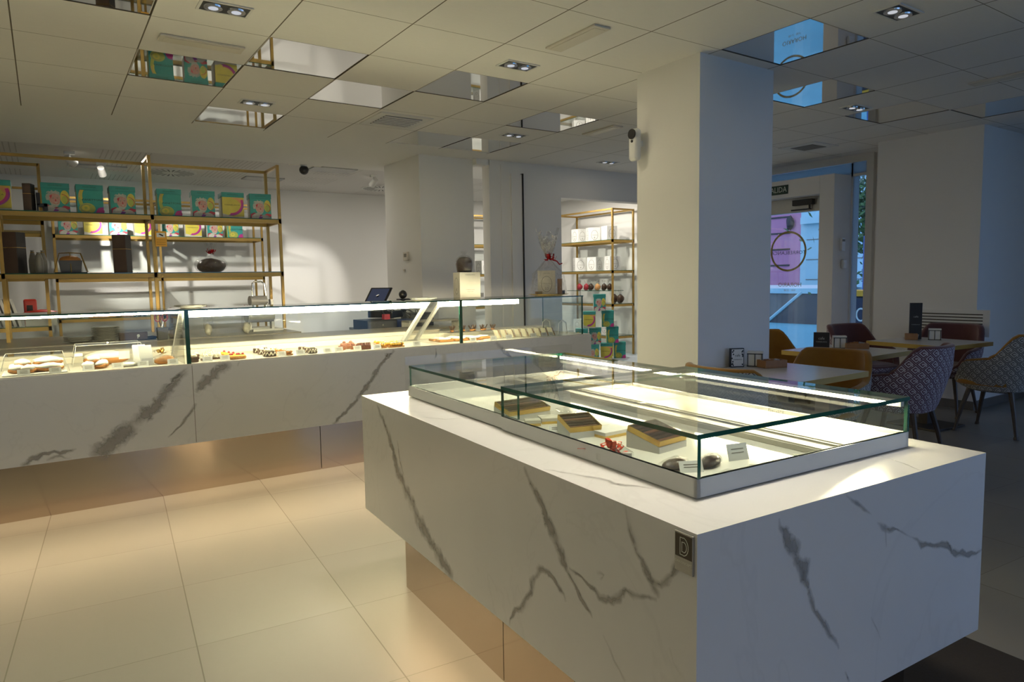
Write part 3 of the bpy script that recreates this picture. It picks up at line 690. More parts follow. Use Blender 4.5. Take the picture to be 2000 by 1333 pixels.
g.obj('marble_front', [M['marble'], M['vein']], bc)
MB().box(.738, YF-.0008, .36, .741, YF, .851).obj('panel_joint', M['greyink'], bc)
MB().box(-3.4, YF+.17, 0, 1.59, 5.6, .354).obj('plinth', M['steel'], bc); MB().box(1.595, YF+.17, 0, 3.7, 5.6, .354).obj('plinth', M['steel'], bc)
MB().box(-3.4, YF+.09, .345, 3.9, YF+.115, .3545).obj('under_light', M['ledw'], bc)
MB().box(-4.2, YF+.004, .852, 4.02, YF+.60, .86).obj('deck', M['deck'], bc)
g = MB(); g.box(-4.2, 5.285, .852, 2.55, 5.33, .90); g.box(-4.2, 5.36, .852, 2.55, 5.42, .925); g.box(2.55, 5.285, .852, 4.02, 5.5, .90); g.obj('rear_rail', M['cream'], bc, bevel=.003)
MB().box(-4.2, 5.43, .84, 2.9, 5.95, .925).obj('service_top', M['stone'], bc)
GT = 1.203
g = MB(); pane(g, -4.2, YF+.01, GT-.009, .735, 5.10, GT); g.obj('glass_top', [M['glass'], M['gedge']], bc)
g = MB(); pane(g, .738, YF+.01, GT-.009, 2.60, 5.10, GT); g.obj('glass_top', [M['glass'], M['gedge']], bc)
g = MB(); pane(g, 2.62, YF+.01, GT-.009, 3.95, 5.30, GT); g.obj('glass_top', [M['glass'], M['gedge']], bc)
for x0, x1 in ((-4.2, .722), (.728, 2.695), (2.702, 3.945)):
    g = MB(); pane(g, x0, YF+.012, .86, x1, YF+.021, GT-.009); g.obj('glass_front', [M['glass'], M['gedge']], bc)
g = MB(); pane(g, 3.937, YF+.021, .86, 3.946, 5.28, GT-.009); g.obj('glass_end', [M['glass'], M['gedge']], bc)
for x in (.722, 2.695):
    MB().box(x-.008, YF+.008, .86, x+.016, YF+.022, GT-.004).obj('glass_joint', M['gedge'], bc)
for x0, x1, w_ in ((-4.1, .70, .012), (.75, 2.42, .040), (2.53, 3.28, .038)):
    MB().box(x0, YF+.05, GT-.012-w_, x1, YF+.075, GT-.012).obj('led_strip', M['led'], bc)
    MB().box(x0, YF+.045, GT-.0118, x1, YF+.11, GT-.0095).obj('led_carrier', M['whitetrim'], bc)
def strut(x, w_=.03, mt='whitetrim'):
    g = MB(); g.add([(x, YF+.08, GT-.012), (x+w_, YF+.08, GT-.012), (x+w_, YF+.12, GT-.012), (x, YF+.12, GT-.012), (x, 5.20, .862), (x+w_, 5.20, .862), (x+w_, 5.26, .862), (x, 5.26, .862)],
                    [(0, 1, 2, 3), (4, 7, 6, 5), (0, 4, 5, 1), (1, 5, 6, 2), (2, 6, 7, 3), (3, 7, 4, 0)]); g.obj('support_strut', M[mt], bc)
strut(.70); strut(2.44, .03); strut(2.56, .02)
MB().box(2.50, YF+.02, .861, 2.506, 5.26, 1.185).obj('glass_divider', M['acryl'], bc)
MB().box(.70, YF+.03, .861, .706, 5.26, 1.185).obj('glass_divider', M['acryl'], bc)
# back worktop under the brass shelf, and the register worktop
t = thing('back_worktop', 'dark edged stone worktop under the brass shelving', 'worktop', (0, 0, 0))
MB().box(-3.5, 6.45, .872, 1.98, 7.62, .90).obj('top', M['stone'], t, bevel=.002); MB().box(-3.5, 6.5, 0, 1.93, 7.6, .872).obj('cabinet', M['cream'], t)
t = thing('register_worktop', 'low cash desk of beige boards behind the counter', 'desk', (0, 0, 0))
MB().box(2.62, 6.2, .86, 3.48, 6.9, .885).obj('top', M['stone'], t); MB().box(2.66, 6.24, 0, 3.46, 6.86, .86).obj('cabinet', M['cream'], t); MB().box(2.64, 6.185, .78, 3.46, 6.2, .86).obj('drawer', M['alu'], t)
# ================================================================ brass shelving
def shelf_unit(name, label, x0, x1, y0, y1, z0, z1, mids, shelves, r=.013, front_rail=True):
    t = thing(name, label, 'shelving', (x0, y0, z0))
    W, D, Hh = x1-x0, y1-y0, z1-z0
    xs = [0]+[m-x0 for m in mids]+[W]
    for x in xs:
        for y in (0, D): MB().box(x-r, y-r, 0, x+r, y+r, Hh).obj('post', M['gold'], t)
    for y in ((0, D) if front_rail else (D,)): MB().box(0, y-r, Hh-2*r, W, y+r, Hh).obj('top_rail', M['gold'], t)
    for x in xs: MB().box(x-r, 0, Hh-2*r, x+r, D, Hh).obj('top_rail', M['gold'], t)
    for z in shelves:
        z -= z0; g = MB(); rr = .02
        g.box(-r, -r, z-.045, W+r, r, z-.008); g.box(-r, D-r, z-.045, W+r, D+r, z-.008)
        for x in xs: g.box(x-r, 0, z-.045, x+r, D, z-.008)
        g.obj('shelf_frame', M['gold'], t)
        g = MB(); pane(g, -r, -r, z-.008, W+r, D+r, z); g.obj('glass_shelf', [M['glass'], M['gedge']], t)
    return t
shelf_unit('brass_shelf_unit', 'wide brass shelf unit with glass shelves standing on the back worktop', -1.4, 2.01, 7.1, 7.55, .90, 2.535, [-.27, .862], [2.0, 1.475], front_rail=False)
shelf_unit('brass_shelf_unit', 'deep brass shelf unit at the left edge, behind the wide one', -1.3, .03, 8.07, 10.0, 0, 2.535, [], [2.0, 1.475, .98])
shelf_unit('brass_shelf_unit', 'brass shelf unit against the rear wall holding small bright teal boxes', .145, 2.60, 10.1, 10.55, 0, 2.46, [1.30], [2.0, 1.46, .96])
shelf_unit('brass_shelf_unit', 'brass shelf unit against the street wall with white ring boxes', 7.5, 7.95, 8.18, 9.6, .1, 2.455, [], [1.965, 1.475, .94, .42])
shelf_unit('brass_shelf_unit', 'brass shelf unit seen through the narrow gap beside the column', 5.5, 7.2, 10.2, 10.6, 0, 2.47, [], [1.97, 1.46, .90])
# ---- printed cake boxes
def fm(d, s=1): # front face frame: u -> +x, v -> +z, layer -> -y
    return Matrix(((1, 0, 0, 0), (0, 0, -1, -d/2), (0, 1, 0, 0), (0, 0, 0, 1)))
BM_ = [M[k] for k in ('teal', 'yellow', 'magenta', 'orange', 'skinp', 'hairp', 'shirtp', 'lime', 'ink', 'purple', 'redp', 'greyink')]
T_, Y_, MG, OR, SK, HR, SH, LI, IN, PU, RD, GI = range(12)
def art(g, F_, kind, W=.1, top=.205):
    if kind == 'swirl':
        flat(g, F_, [(-W, .0), (W, 0), (W, top), (-W, top)], Y_, 1)
        flat(g, F_, [(-W, 0), (W, 0), (W, .02), (.0, .015), (-W, .045)], SH, 1.5)
        ell(g, F_, .03, .17, .065, .03, OR, 2); ell(g, F_, -.01, .13, .075, .06, Y_, 3)
        arc(g, F_, -.02, .145, .105, .105, .022, -95, 20, MG, 4); arc(g, F_, -.02, .135, .112, .105, .010, -100, 10, PU, 5)
        put_text(g, 'TORREBLANCA', .017, F_ @ Matrix.Translation((-.01, .128, .0016)), IN, 1.2)
    elif kind == 'portrait':
        flat(g, F_, [(-W, .0), (W, 0), (W, top), (-W, top)], T_, 1)
        ell(g, F_, .065, .13, .033, .06, Y_, 2); ell(g, F_, .07, .11, .028, .035, LI, 3); arc(g, F_, .045, .11, .045, .045, .005, -60, 90, RD, 4)
        flat(g, F_, [(-.095, .05), (-.06, .065), (-.03, .05), (.03, .04), (.06, .06), (W, .05), (W, .03), (-.02, .0), (-.095, .0)], RD, 4)
        flat(g, F_, [(-.09, 0), (-.085, .035), (-.055, .055), (-.035, .06), (-.005, .03), (.03, .045), (.06, .04), (.09, .02), (.095, 0)], SH, 5)
        flat(g, F_, [(-.03, 0), (-.01, .03), (.02, .02), (.0, 0)], PU, 5.5)
        flat(g, F_, [(-.068, .10), (-.074, .13), (-.066, .155), (-.058, .150), (-.055, .175), (-.038, .168), (-.030, .190), (-.012, .176), (.004, .188), (.014, .170), (.030, .172), (.030, .150), (.036, .13), (.02, .10)], HR, 6)
        flat(g, F_, [(-.050, .115), (-.046, .140), (-.030, .156), (-.006, .160), (.018, .152), (.030, .130), (.032, .105), (.026, .080), (.012, .056), (-.008, .048), (-.028, .058), (-.044, .085)], SK, 7)
        flat(g, F_, [(-.046, .100), (-.038, .085), (-.020, .070), (.004, .066), (.022, .076), (.030, .092), (.026, .074), (.010, .048), (-.010, .040), (-.032, .052)], HR, 7.5)
        flat(g, F_, [(-.046, .140), (-.036, .112), (-.030, .128), (-.026, .150)], RD, 7.7)
        for (a, b) in ((-.020, .120), (.012, .122)): ell(g, F_, a, b, .008, .0035, GI, 8, n=8); arc(g, F_, a, b+.003, .011, .007, .003, 30, 150, HR, 8.5, n=6)
        flat(g, F_, [(-.003, .116), (.004, .098), (.0, .094), (-.008, .096)], RD, 8)
        flat(g, F_, [(-.014, .082), (.014, .084), (.010, .074), (-.004, .070)], SH, 8.5); arc(g, F_, -.001, .084, .016, .010, .003, 190, 350, RD, 9, n=8)
        for a in (-.05, -.03, -.008, .014): arc(g, F_, a, .158, .014, .018, .004, 40, 170, SH, 9.5, n=6)
    elif kind == 'squash':
        flat(g, F_, [(-W, .0), (W, 0), (W, top), (-W, top)], T_, 1)
        arc(g, F_, .01, .13, .085, .12, .028, 130, 215, LI, 2); arc(g, F_, -.015, .15, .05, .08, .016, 120, 200, Y_, 3); arc(g, F_, -.03, .15, .05, .08, .006, 120, 190, OR, 4)
        ell(g, F_, -.025, .042, .062, .048, LI, 3); ell(g, F_, -.035, .045, .03, .026, Y_, 4); arc(g, F_, -.03, .045, .045, .034, .004, 40, 300, GI, 5); ell(g, F_, -.035, .047, .012, .012, LI, 5)
        ell(g, F_, .075, .02, .03, .03, MG, 4); flat(g, F_, [(.03, 0), (.06, .05), (W, .06), (W, 0)], PU, 3.5)
        put_text(g, 'PANETTONE', .022, F_ @ Matrix.Translation((.02, .118, .0018)), IN, 1.25)
def cake_box(kind, label, group):
    t = thing('cake_box', label, 'box', (0, 0, 0), 0, group); g = MB(); d = .19
    g.box(-.1, -d/2, 0, .1, d/2, .205, SH); CL[0] = .001; art(g, fm(d), kind); CL[0] = -9.0
    S_ = Matrix(((0, 0, -1, -.1), (-1, 0, 0, 0), (0, 1, 0, 0), (0, 0, 0, 1))); flat(g, S_, [(-.09, 0), (.09, 0), (.09, .2), (-.09, .2)], SH if kind != 'squash' else LI, 1)
    g.obj('carton', BM_, t)
    g = MB(); g.box(-.104, -d/2-.004, .203, .104, d/2+.004, .25); lid = g.obj('lid', M['teald'], t, bevel=.002)
    g = MB(); put_text(g, 'EDICION ESPECIAL', .011, fm(d) @ Matrix.Translation((0, .228, .0052)), 0, 1.1); g.obj('lid_lettering', M['ink'], lid)
    return t
P3 = {}
for k in ('swirl', 'portrait', 'squash'): P3[k] = None
ks = {'swirl': 'yellow swirl', 'portrait': 'man portrait', 'squash': 'green squash'}
kd = {'swirl': 'yellow and purple swirl', 'portrait': 'painted portrait of a grey haired man', 'squash': 'green squash and black lettering'}
def place_box(kind, x, y, z, rz, lab, grp, sc=1):
    if P3[kind] is None: P3[kind] = cake_box(kind, lab, grp); o = P3[kind]; o.location = (x, y, z); o.rotation_euler = (0, 0, rz)
    else: o = dup(P3[kind], (x, y, z), rz, lab, grp)
    o.scale = (sc, sc, 1); return o
toprow = [(-8, 'swirl', 'leftmost on the upper shelf, cut by the photo edge'), (110, 'portrait', 'first right of the shelf post at left'), (177, 'squash', 'second in the upper row of the left bay'), (241, 'portrait', 'just left of the double shelf posts'),
          (333, 'squash', 'first in the right bay of the upper row'), (400, 'portrait', 'second in the right bay of the upper row'), (457, 'swirl', 'third in the right bay of the upper row'), (512, 'portrait', 'rightmost in the upper row')]
for px, k, w_ in toprow:
    q = onpl(px, 400, (0, 7.16, 0), (0, 1, 0)); s = 1.0
    if px < 0: q.x -= 0.02; s = 1.25
    place_box(k, q.x, 7.28, 2.001, R(random.Random(px).uniform(-6, 0)) if px > 300 else 0, 'teal cake box, %s, %s' % (ks[k], w_), 'teal cake boxes on the upper front shelf', s)
lowrow = [(133, 'portrait', 'first from left'), (182, 'swirl', 'second from left'), (231, 'portrait', 'third from left'), (280, 'swirl', 'fourth from left'), (333, 'portrait', 'fifth, right of the posts'), (378, 'swirl', 'sixth, brightly lit'), (420, 'portrait', 'seventh, washed out by light'), (459, 'squash', 'rightmost')]
for px, k, w_ in lowrow:
    q = onpl(px, 445, (0, 10.2, 0), (0, 1, 0))
    place_box(k, q.x, 10.3, 2.001, 0, 'teal box on the rear wall shelf, %s, %s' % (ks[k], w_), 'teal cake boxes on the rear wall shelf')
# pyramid of boxes in the gift room
pile = [(1170, 591, .86, 'top of the pyramid', 20, 'portrait'), (1151, 622, .605, 'third row, left', 4, 'swirl'), (1186, 622, .605, 'third row, right', 15, 'squash'), (1140, 652, .352, 'second row, left behind the glass', 10, 'squash'), (1162, 652, .352, 'second row, middle', 10, 'portrait'), (1195, 652, .352, 'second row, right', 20, 'squash'),
        (1158, 682, .101, 'bottom row, left', 5, 'portrait'), (1184, 682, .101, 'bottom row, middle', 8, 'swirl'), (1209, 682, .101, 'bottom row, right', 20, 'squash')]
for px, py, z, w_, rz, k in pile:
    q = onpl(px, py, (0, 8.0, 0), (0, 1, 0))
    place_box(k, q.x+(-.03 if px > 1150 else -.07), 7.96, z, R(-44+rz*.3), 'teal cake box in the pyramid, %s' % w_, 'pyramid of teal cake boxes', .9)
o = MB().box(6.3, 7.1, 0, 8.02, 9.9, .10).obj('podium', M['ledge']); tag(o, 'low pale podium tinted with blue daylight under the pyramid of boxes', 'podium')
# ---- white ring boxes
def ring_box(label, grp, W=.19, Hh=.23, mt='card'):
    t = thing('gift_box', label, 'box', (0, 0, 0), 0, grp)
    MB().box(-W/2, -W/2, 0, W/2, W/2, Hh).obj('carton', M[mt], t, bevel=.002)
    g = MB()
    for F_ in (Matrix(((1, 0, 0, 0), (0, 0, -1, -W/2), (0, 1, 0, 0), (0, 0, 0, 1))), Matrix(((0, 0, -1, -W/2), (-1, 0, 0, 0), (0, 1, 0, 0), (0, 0, 0, 1)))):
        arc(g, F_, 0, Hh*.46, W*.30, Hh*.34, .005, 0, 360, 0, 2, 28); put_text(g, 'TORREBLANCA', W*.075, F_ @ Matrix.Translation((0, Hh*.46, .001)), 0)
        put_text(g, 'PANETTONE', W*.06, F_ @ Matrix.Translation((0, Hh*.90, .001)), 0); put_text(g, '8', W*.22, F_ @ Matrix.Translation((0, Hh*.27, .001)), 0)
    g.obj('printed_ring', M['greyink'], t); return t
rb = None
for k, (px, py, z, rz, lb) in enumerate([(1131, 460, 1.966, -50, 'leftmost on the top shelf'), (1158, 458, 1.966, -70, 'middle of the top shelf'), (1190, 456, 1.966, -60, 'right of the top shelf, beside the post'),
        (1132, 519, 1.476, -75, 'left on the second shelf'), (1162, 518, 1.476, -35, 'middle of the second shelf, plain side forward'), (1196, 516, 1.476, -60, 'right on the second shelf')]):
    q = onpl(px, py, (7.7, 0, 0), (1, 0, 0)); lab = 'white ring box in the gift room, %s' % lb; G = 'white ring boxes on the street wall shelf'
    if rb is None: rb = ring_box(lab, G); o = rb; o.location = (7.7, q.y, z); o.rotation_euler = (0, 0, R(rz+46))
    else: dup(rb, (7.7, q.y, z), R(rz+46), lab, G)
for k, (x, z, lb) in enumerate(((6.45, .901, 'lower shelf'), (6.42, 1.461, 'middle shelf'))): dup(rb, (x, 10.35, z), .1, 'white gift box on the %s seen through the narrow gap' % lb, 'white boxes in the narrow gap')
for k, (py_, z, lb) in enumerate(((9.2, .421, 'left'), (8.5, .421, 'right'))): dup(rb, (7.7, py_, z), 0, 'dim white gift box low on the street wall shelf, %s of the pile' % lb, 'white boxes on the lowest gift shelf')
rnd = random.Random(5)
# chocolate bags on the gift room shelves
def choc_bag(label, grp, m1, m2):
    t = thing('chocolate_bag', label, 'bag', (0, 0, 0), 0, grp)
    MB().blob((0, 0, .055), (.05, .05, .055), 3, .15, 10, 7, flat=.055).obj('sweets', M[m1], t, smooth=True)
    g = MB(); 
    for k in range(5):
        a = R(72*k); g.poly([(0, 0, .10), (math.cos(a)*.045, math.sin(a)*.045, .17), (math.cos(a+.9)*.045, math.sin(a+.9)*.045, .17)])
    g.obj('wrapper', M['cello'], t); MB().lathe([(.012, 0), (.016, .008), (.012, .016)], 10, (0, 0, .10)).obj('ribbon', M[m2], t); return t
cb = [choc_bag('x', 'chocolate bags on the gift shelf', a, b) for a, b in (('redp', 'red'), ('choc', 'navy'), ('orange', 'goldfoil'))]
lst = [(1132, 0, 'red sweet bag at the left end of the upper bag row'), (1145, 0, 'red sweet bag, second in the upper bag row'), (1154, 1, 'dark sweet bag in the upper bag row'), (1167, 2, 'golden sweet bag in the upper bag row'), (1180, 1, 'dark sweet bag right of the golden one'), (1191, 1, 'dark sweet bag at the right of the upper row')]
used = set()
MB_sh = MB(); pane(MB_sh, 7.55, 8.3, 1.14, 7.85, 9.4, 1.148); o = MB_sh.obj('glass_shelf', [M['glass'], M['gedge']]); tag(o, 'short glass shelf holding the sweet bags in the gift room', 'shelf')
for px, k, lb in lst:
    q = onpl(px, 555, (7.7, 0, 0), (1, 0, 0))
    if k not in used: used.add(k); o = cb[k]; o['label'] = lb; o.location = (7.7, q.y, 1.149)
    else: dup(cb[k], (7.7, q.y, 1.149), 0, lb)
for px, lb in ((1200, 'dark sweet bag on the lower gift shelf by the post'), (1213, 'dark blue wrapped bag at the right of the lower gift shelf')):
    q = onpl(px, 580, (7.75, 0, 0), (1, 0, 0)); dup(cb[1], (7.75, max(q.y, 8.27), .941), 0, lb, scale=(1.2, 1.2, 1.3))
# ---- small goods on the rear wall unit (two lit rows)
def goods(z, pxs, py, row):
    kinds = [('white tray of biscuits', 'sugar'), ('clear bag of light biscuits', 'cream2'), ('orange packet', 'orange'), ('bag of dark chocolates', 'choc'), ('white price card', 'card')]
    for n, (px, k, w_) in enumerate(pxs):
        q = onpl(px, py, (0, 10.2, 0), (0, 1, 0)); nm, mt = kinds[k]; g = MB()
        if k == 4: g.box(-w_/2, -.002, 0, w_/2, .002, .06)
        elif k == 2: g.box(-w_/2, -.05, 0, w_/2, .05, .07)
        else:
            for a in range(3): g.blob((-w_/2+w_*(a+.5)/3, 0, .03), (w_/5.5, .05, .035), a+n, .2, 8, 6, flat=.03)
        o = g.obj({0: 'biscuit_tray', 1: 'biscuit_bag', 2: 'sweet_packet', 3: 'chocolate_bag', 4: 'price_card'}[k], M[mt], loc=(q.x, 10.18, z+.001)); tag(o, '%s on the %s rear wall shelf, item %s from the left' % (nm, row, ['one', 'two', 'three', 'four', 'five', 'six', 'seven', 'eight', 'nine', 'ten'][n]), 'packet' if k != 4 else 'card', 'goods on the %s rear wall shelf' % row)
goods(1.46, [(120, 4, .12), (143, 0, .2), (175, 4, .16), (198, 2, .24), (235, 4, .14), (258, 3, .2), (335, 4, .12), (350, 4, .1), (400, 4, .16), (430, 4, .18)], 545, 'middle')
goods(.96, [(135, 0, .3), (168, 4, .12), (205, 2, .36), (226, 4, .1), (243, 2, .2), (272, 3, .18), (320, 3, .14), (350, 0, .2)], 616, 'lower')
# ---- objects on the front brass shelves
def lettered_box(label, px, py, W, D, Hh, z, y, ry=0, mt='brownbox'):
    q = onpl(px, py, (0, y, 0), (0, 1, 0)); t = thing('chocolate_box', label, 'box', (q.x, y+D/2, z), ry)
    MB().box(-W/2, -D/2, 0, W/2, D/2, Hh).obj('carton', M[mt], t, bevel=.002)
    MB().box(W/2-.001, -D/2+.002, 0.002, W/2+.002, D/2-.002, Hh-.002).obj('spine', M['darkbox'], t)
    MB().box(-W/2-.001, -D/2-.001, Hh*.62, W/2+.003, D/2+.001, Hh*.62+.003).obj('elastic_band', M['goldfoil'], t)
    return t
lettered_box('tall brown carton standing on the middle front shelf at the left', 28, 500, .12, .12, .345, 1.476, 7.12, R(-32)); lettered_box('tall brown carton standing on the middle front shelf near the posts', 240, 500, .115, .10, .34, 1.476, 7.12, R(-32))
lettered_box('brown carton between a swirl box and the shelf post on the upper shelf', 56, 380, .06, .09, .23, 2.001, 7.14, R(-20))
t = thing('display_stand', 'black stepped stand at the left of the upper front shelf', 'stand', (.045, 7.2, 2.001))
g = MB(); g.box(-.05, -.03, .05, -.02, .03, .16); g.box(-.05, -.03, .04, .03, .03, .07); g.box(.0, -.03, 0, .03, .03, .07); g.box(-.05, -.03, 0, -.035, .03, .05); g.obj('frame', M['black'], t, bevel=.004)
for k, (px, h, lb) in enumerate(((8, .19, 'dark paper sack at the far left of the middle front shelf'), (64, .20, 'dark paper sack right of the tall carton'), (76, .18, 'dark paper sack, middle of three'), (84, .20, 'dark paper sack beside the shelf post'))):
    q = onpl(px, 510, (0, 7.2, 0), (0, 1, 0)); t = thing('paper_sack', lb, 'bag', (q.x, 7.19+.10*(k % 2), 1.476), k*.3, 'dark paper sacks on the middle front shelf')
    MB().lathe([(.028, 0), (.033, .05), (.032, .11), (.022, .155), (.012, h-.01), (.016, h)], 10).obj('sack', M['plate'], t, smooth=True); MB().lathe([(.0165, 0), (.0165, .006)], 10, (0, 0, h-.02)).obj('tie', M['gold'], t)
# panettone in a wire frame
q = onpl(139, 530, (0, 7.22, 0), (0, 1, 0)); t = thing('framed_cake', 'square brown cake in a dark wrapper inside a brass wire pyramid', 'cake', (q.x, 7.25, 1.476))
g = MB(); g.box(-.12, -.08, 0, .12, .08, .008); g.obj('tray', M['darkbox'], t)
g = MB(); g.add([(-.075, -.06, .008), (.075, -.06, .008), (.075, .06, .008), (-.075, .06, .008), (-.088, -.065, .11), (.088, -.065, .11), (.088, .065, .11), (-.088, .065, .11)], [(0, 1, 5, 4), (1, 2, 6, 5), (2, 3, 7, 6), (3, 0, 4, 7), (0, 3, 2, 1), (4, 5, 6, 7)]); g.obj('paper_mould', M['darkgrey'], t)
MB().blob((0, 0, .115), (.083, .06, .04), 4, .06, 16, 8).obj('cake_top', M['pastry'], t, smooth=True)
for sx in (-1, 1):
    for sy in (-1, 1): MB().tube([(.125*sx, .08*sy, .008), (.08*sx, .03*sy, .175), (0, .03*sy, .18)], .0035, 5).obj('wire', M['gold'], t)
MB().tube([(0, -.085, .008), (0, -.03, .18), (0, .03, .18)], .0035, 5).obj('wire', M['gold'], t)
# wrapped cake with red bow
def bow(g, c, s, seed=1, n=7, mi=0):
    rr = random.Random(seed)
    for k in range(n):
        a = 2*math.pi*k/n+rr.uniform(-.2, .2); el = rr.uniform(.1, 1.0); d = Vector((math.cos(a)*math.cos(el), math.sin(a)*math.cos(el), math.sin(el))); sd = d.cross(Vector((0, 0, 1))).normalized(); up = sd.cross(d)
        pts = [Vector(c)+d*(s*q*1.0)+up*(s*.28*math.sin(math.pi*q)) for q in (0, .25, .5, .75, 1)]+[Vector(c)+d*(s*q)-up*(s*.28*math.sin(math.pi*q)) for q in (.75, .5, .25, 0)]
        g.ribbon(pts, s*.30, sd, mi)
    for k in range(3):
        a = rr.uniform(0, 6.28); d = Vector((math.cos(a), math.sin(a), -.1)); sd = d.cross(Vector((0, 0, 1))).normalized()
        g.ribbon([Vector(c)+d*(s*.35*q)+Vector((0, 0, s*.18*math.sin(q*2.2))) for q in range(5)], s*.2, sd, mi)
q = onpl(414, 530, (0, 7.25, 0), (0, 1, 0)); t = thing('wrapped_cake', 'dark cake in cellophane tied with a red bow on the middle front shelf', 'cake', (q.x, 7.27, 1.476))
MB().blob((0, 0, .06), (.135, .11, .075), 6, .05, 18, 10, flat=.06).obj('cake', M['choc'], t, smooth=True)
MB().blob((0, 0, .07), (.155, .125, .09), 8, .08, 18, 10, flat=.07).obj('wrapping', M['cello'], t, smooth=True)
g = MB(); 
for k in range(7):
    a = R(51*k); g.poly([(0, 0, .16), (math.cos(a)*.06, math.sin(a)*.05, .29), (math.cos(a+.8)*.06, math.sin(a+.8)*.05, .28)])
g.obj('wrapping_frill', M['cello'], t)
g = MB(); bow(g, (0, -.03, .19), .055, 3); g.obj('ribbon_bow', M['red'], t)
# yellow camera sign hanging on the shelf post
t = thing('surveillance_sign', 'yellow surveillance notice hanging from the middle shelf posts', 'sign', onpl(314.5, 467, (0, 7.07, 0), (0, 1, 0)))
MB().box(-.047, -.002, -.07, .047, .002, .07).obj('card', M['signyellow'], t)
g = MB(); F_ = Matrix(((1, 0, 0, 0), (0, 0, -1, -.0022), (0, 1, 0, 0), (0, 0, 0, 1))); flat(g, F_, [(-.035, .015), (.035, .015), (.035, .055), (-.035, .055)], 0)
g.obj('pictogram_panel', M['card'], t)
g = MB(); flat(g, F_, [(-.02, .042), (.008, .026), (.02, .034), (-.008, .048)], 0, 3); ell(g, F_, .014, .03, .006, .006, 0, 3, 8)
for k in range(3): flat(g, F_, [(-.038, -.008-.02*k), (.038, -.008-.02*k), (.038, -.010-.02*k), (-.038, -.010-.02*k)], 0, 3)
g.obj('pictogram', M['ink'], t)
# goods on the lower left shelf
for k in range(5):
    q = onpl(4+11*k, 622, (0, 7.6, 0), (0, 1, 0)); o = MB().box(-.012, -.08, 0, .012, .08, .27).obj('menu_box', M['card'] if k == 4 else M['silverplate'], loc=(q.x-.06, 8.2, .986)); o.rotation_euler = (0, R(-14), R(12))
    tag(o, 'slim pale carton leaning on the lower shelf at the left edge' if k < 4 else 'white slim carton, rightmost of the leaning row at the left edge', 'box', 'slim cartons leaning in a row')
q = onpl(59, 606, (0, 8.2, 0), (0, 1, 0)); t = thing('coffee_pouch', 'upright red pouch behind the leaning cartons', 'bag', (q.x, 8.45, 1.05))
MB().box(-.055, -.03, .0, .055, .03, .19).obj('pouch', M['redbag'], t, bevel=.015); MB().box(-.03, -.032, .04, .02, -.0302, .13).obj('printed_label', M['darkbox'], t)
MB().box(-.055, -.03, -.069, .055, .03, .0).obj('pouch_base', M['redbag'], t, bevel=.008)
tag(MB().blob((0, 0, .03), (.15, .06, .035), 2, .12, 14, 8, flat=.03).obj('folded_bag', M['redbag'], smooth=True, loc=(onpl(80, 628, (0, 8.15, 0), (0, 1, 0)).x, 8.25, 1.07)), 'crumpled red bag lying under the counter glass line at left', 'bag')
tag(MB().box(-.13, -.1, 0, .13, .1, .087).obj('folded_napkins', M['card'], loc=(onpl(82, 638, (0, 8.15, 0), (0, 1, 0)).x, 8.27, .981)), 'white stack of paper beneath the crumpled red bag', 'paper')
# ---- worktop goods
def plates(px, py, n, r, lb, blue=False):
    q = onz(px, py, .9)
    for k in range(n):
        o = MB().lathe([(r*.55, 0), (r*.6, .003), (r, .014), (r, .017), (r*.58, .007)], 24).obj('plate', M['plate'], loc=(q.x, q.y+.06, .901+.0105*k), smooth=True)
        tag(o, 'grey stoneware plate in the %s stack on the back worktop' % lb, 'plate', 'plates in the %s stack' % lb)
plates(157, 670, 4, .115, 'low left'); plates(209, 668, 11, .105, 'tall right')
q = onz(262, 665, .9); t = thing('wooden_case', 'low dark brown box with a white emblem beside the plates', 'box', (q.x, q.y+.08, .901))
MB().box(-.105, -.07, 0, .105, .07, .065).obj('body', M['brownbox'], t, bevel=.004); g = MB(); F_ = Matrix(((1, 0, 0, 0), (0, 0, -1, -.0702), (0, 1, 0, 0), (0, 0, 0, 1))); ell(g, F_, .035, .035, .011, .013, 0); flat(g, F_, [(.027, .012), (.032, .012), (.032, .035), (.027, .035)], 0); g.obj('emblem', M['letter'], t)
tag(MB().blob((0, 0, .012), (.055, .03, .014), 3, .2, 12, 6, flat=.012).obj('gloves', M['black'], smooth=True, loc=(q.x+.135, q.y+.03, .901)), 'black flat item lying right of the brown box', 'glove')
q = onz(319, 664, .9); t = thing('tool_holder', 'black square holder with red handled scissors', 'holder', (q.x, q.y+.04, .901))
g = MB(); g.add([(-.035, -.035, 0), (.035, -.035, 0), (.035, .035, 0), (-.035, .035, 0), (-.04, -.04, .10), (.04, -.04, .10), (.04, .04, .10), (-.04, .04, .10)], [(0, 1, 5, 4), (1, 2, 6, 5), (2, 3, 7, 6), (3, 0, 4, 7), (0, 3, 2, 1), (4, 5, 6, 7)]); g.obj('holder', M['darkgrey'], t)
t2 = thing('scissors', 'scissors with red looped handles standing in the black holder', 'scissors', (q.x-.002, q.y+.04, 1.0))
for s in (-1, 1):
    MB().tube([(s*.028+.02*math.cos(a), 0, .085+.033*math.sin(a)) for a in [k*math.pi/6 for k in range(12)]], .0045, 6, closed=True).obj('handle', M['redp'], t2)
    MB().tube([(s*.018, 0, .055), (s*.004, 0, .01), (-s*.004, 0, -.06)], .004, 6).obj('blade', M['redp'] if 0 else M['chrome'], t2)
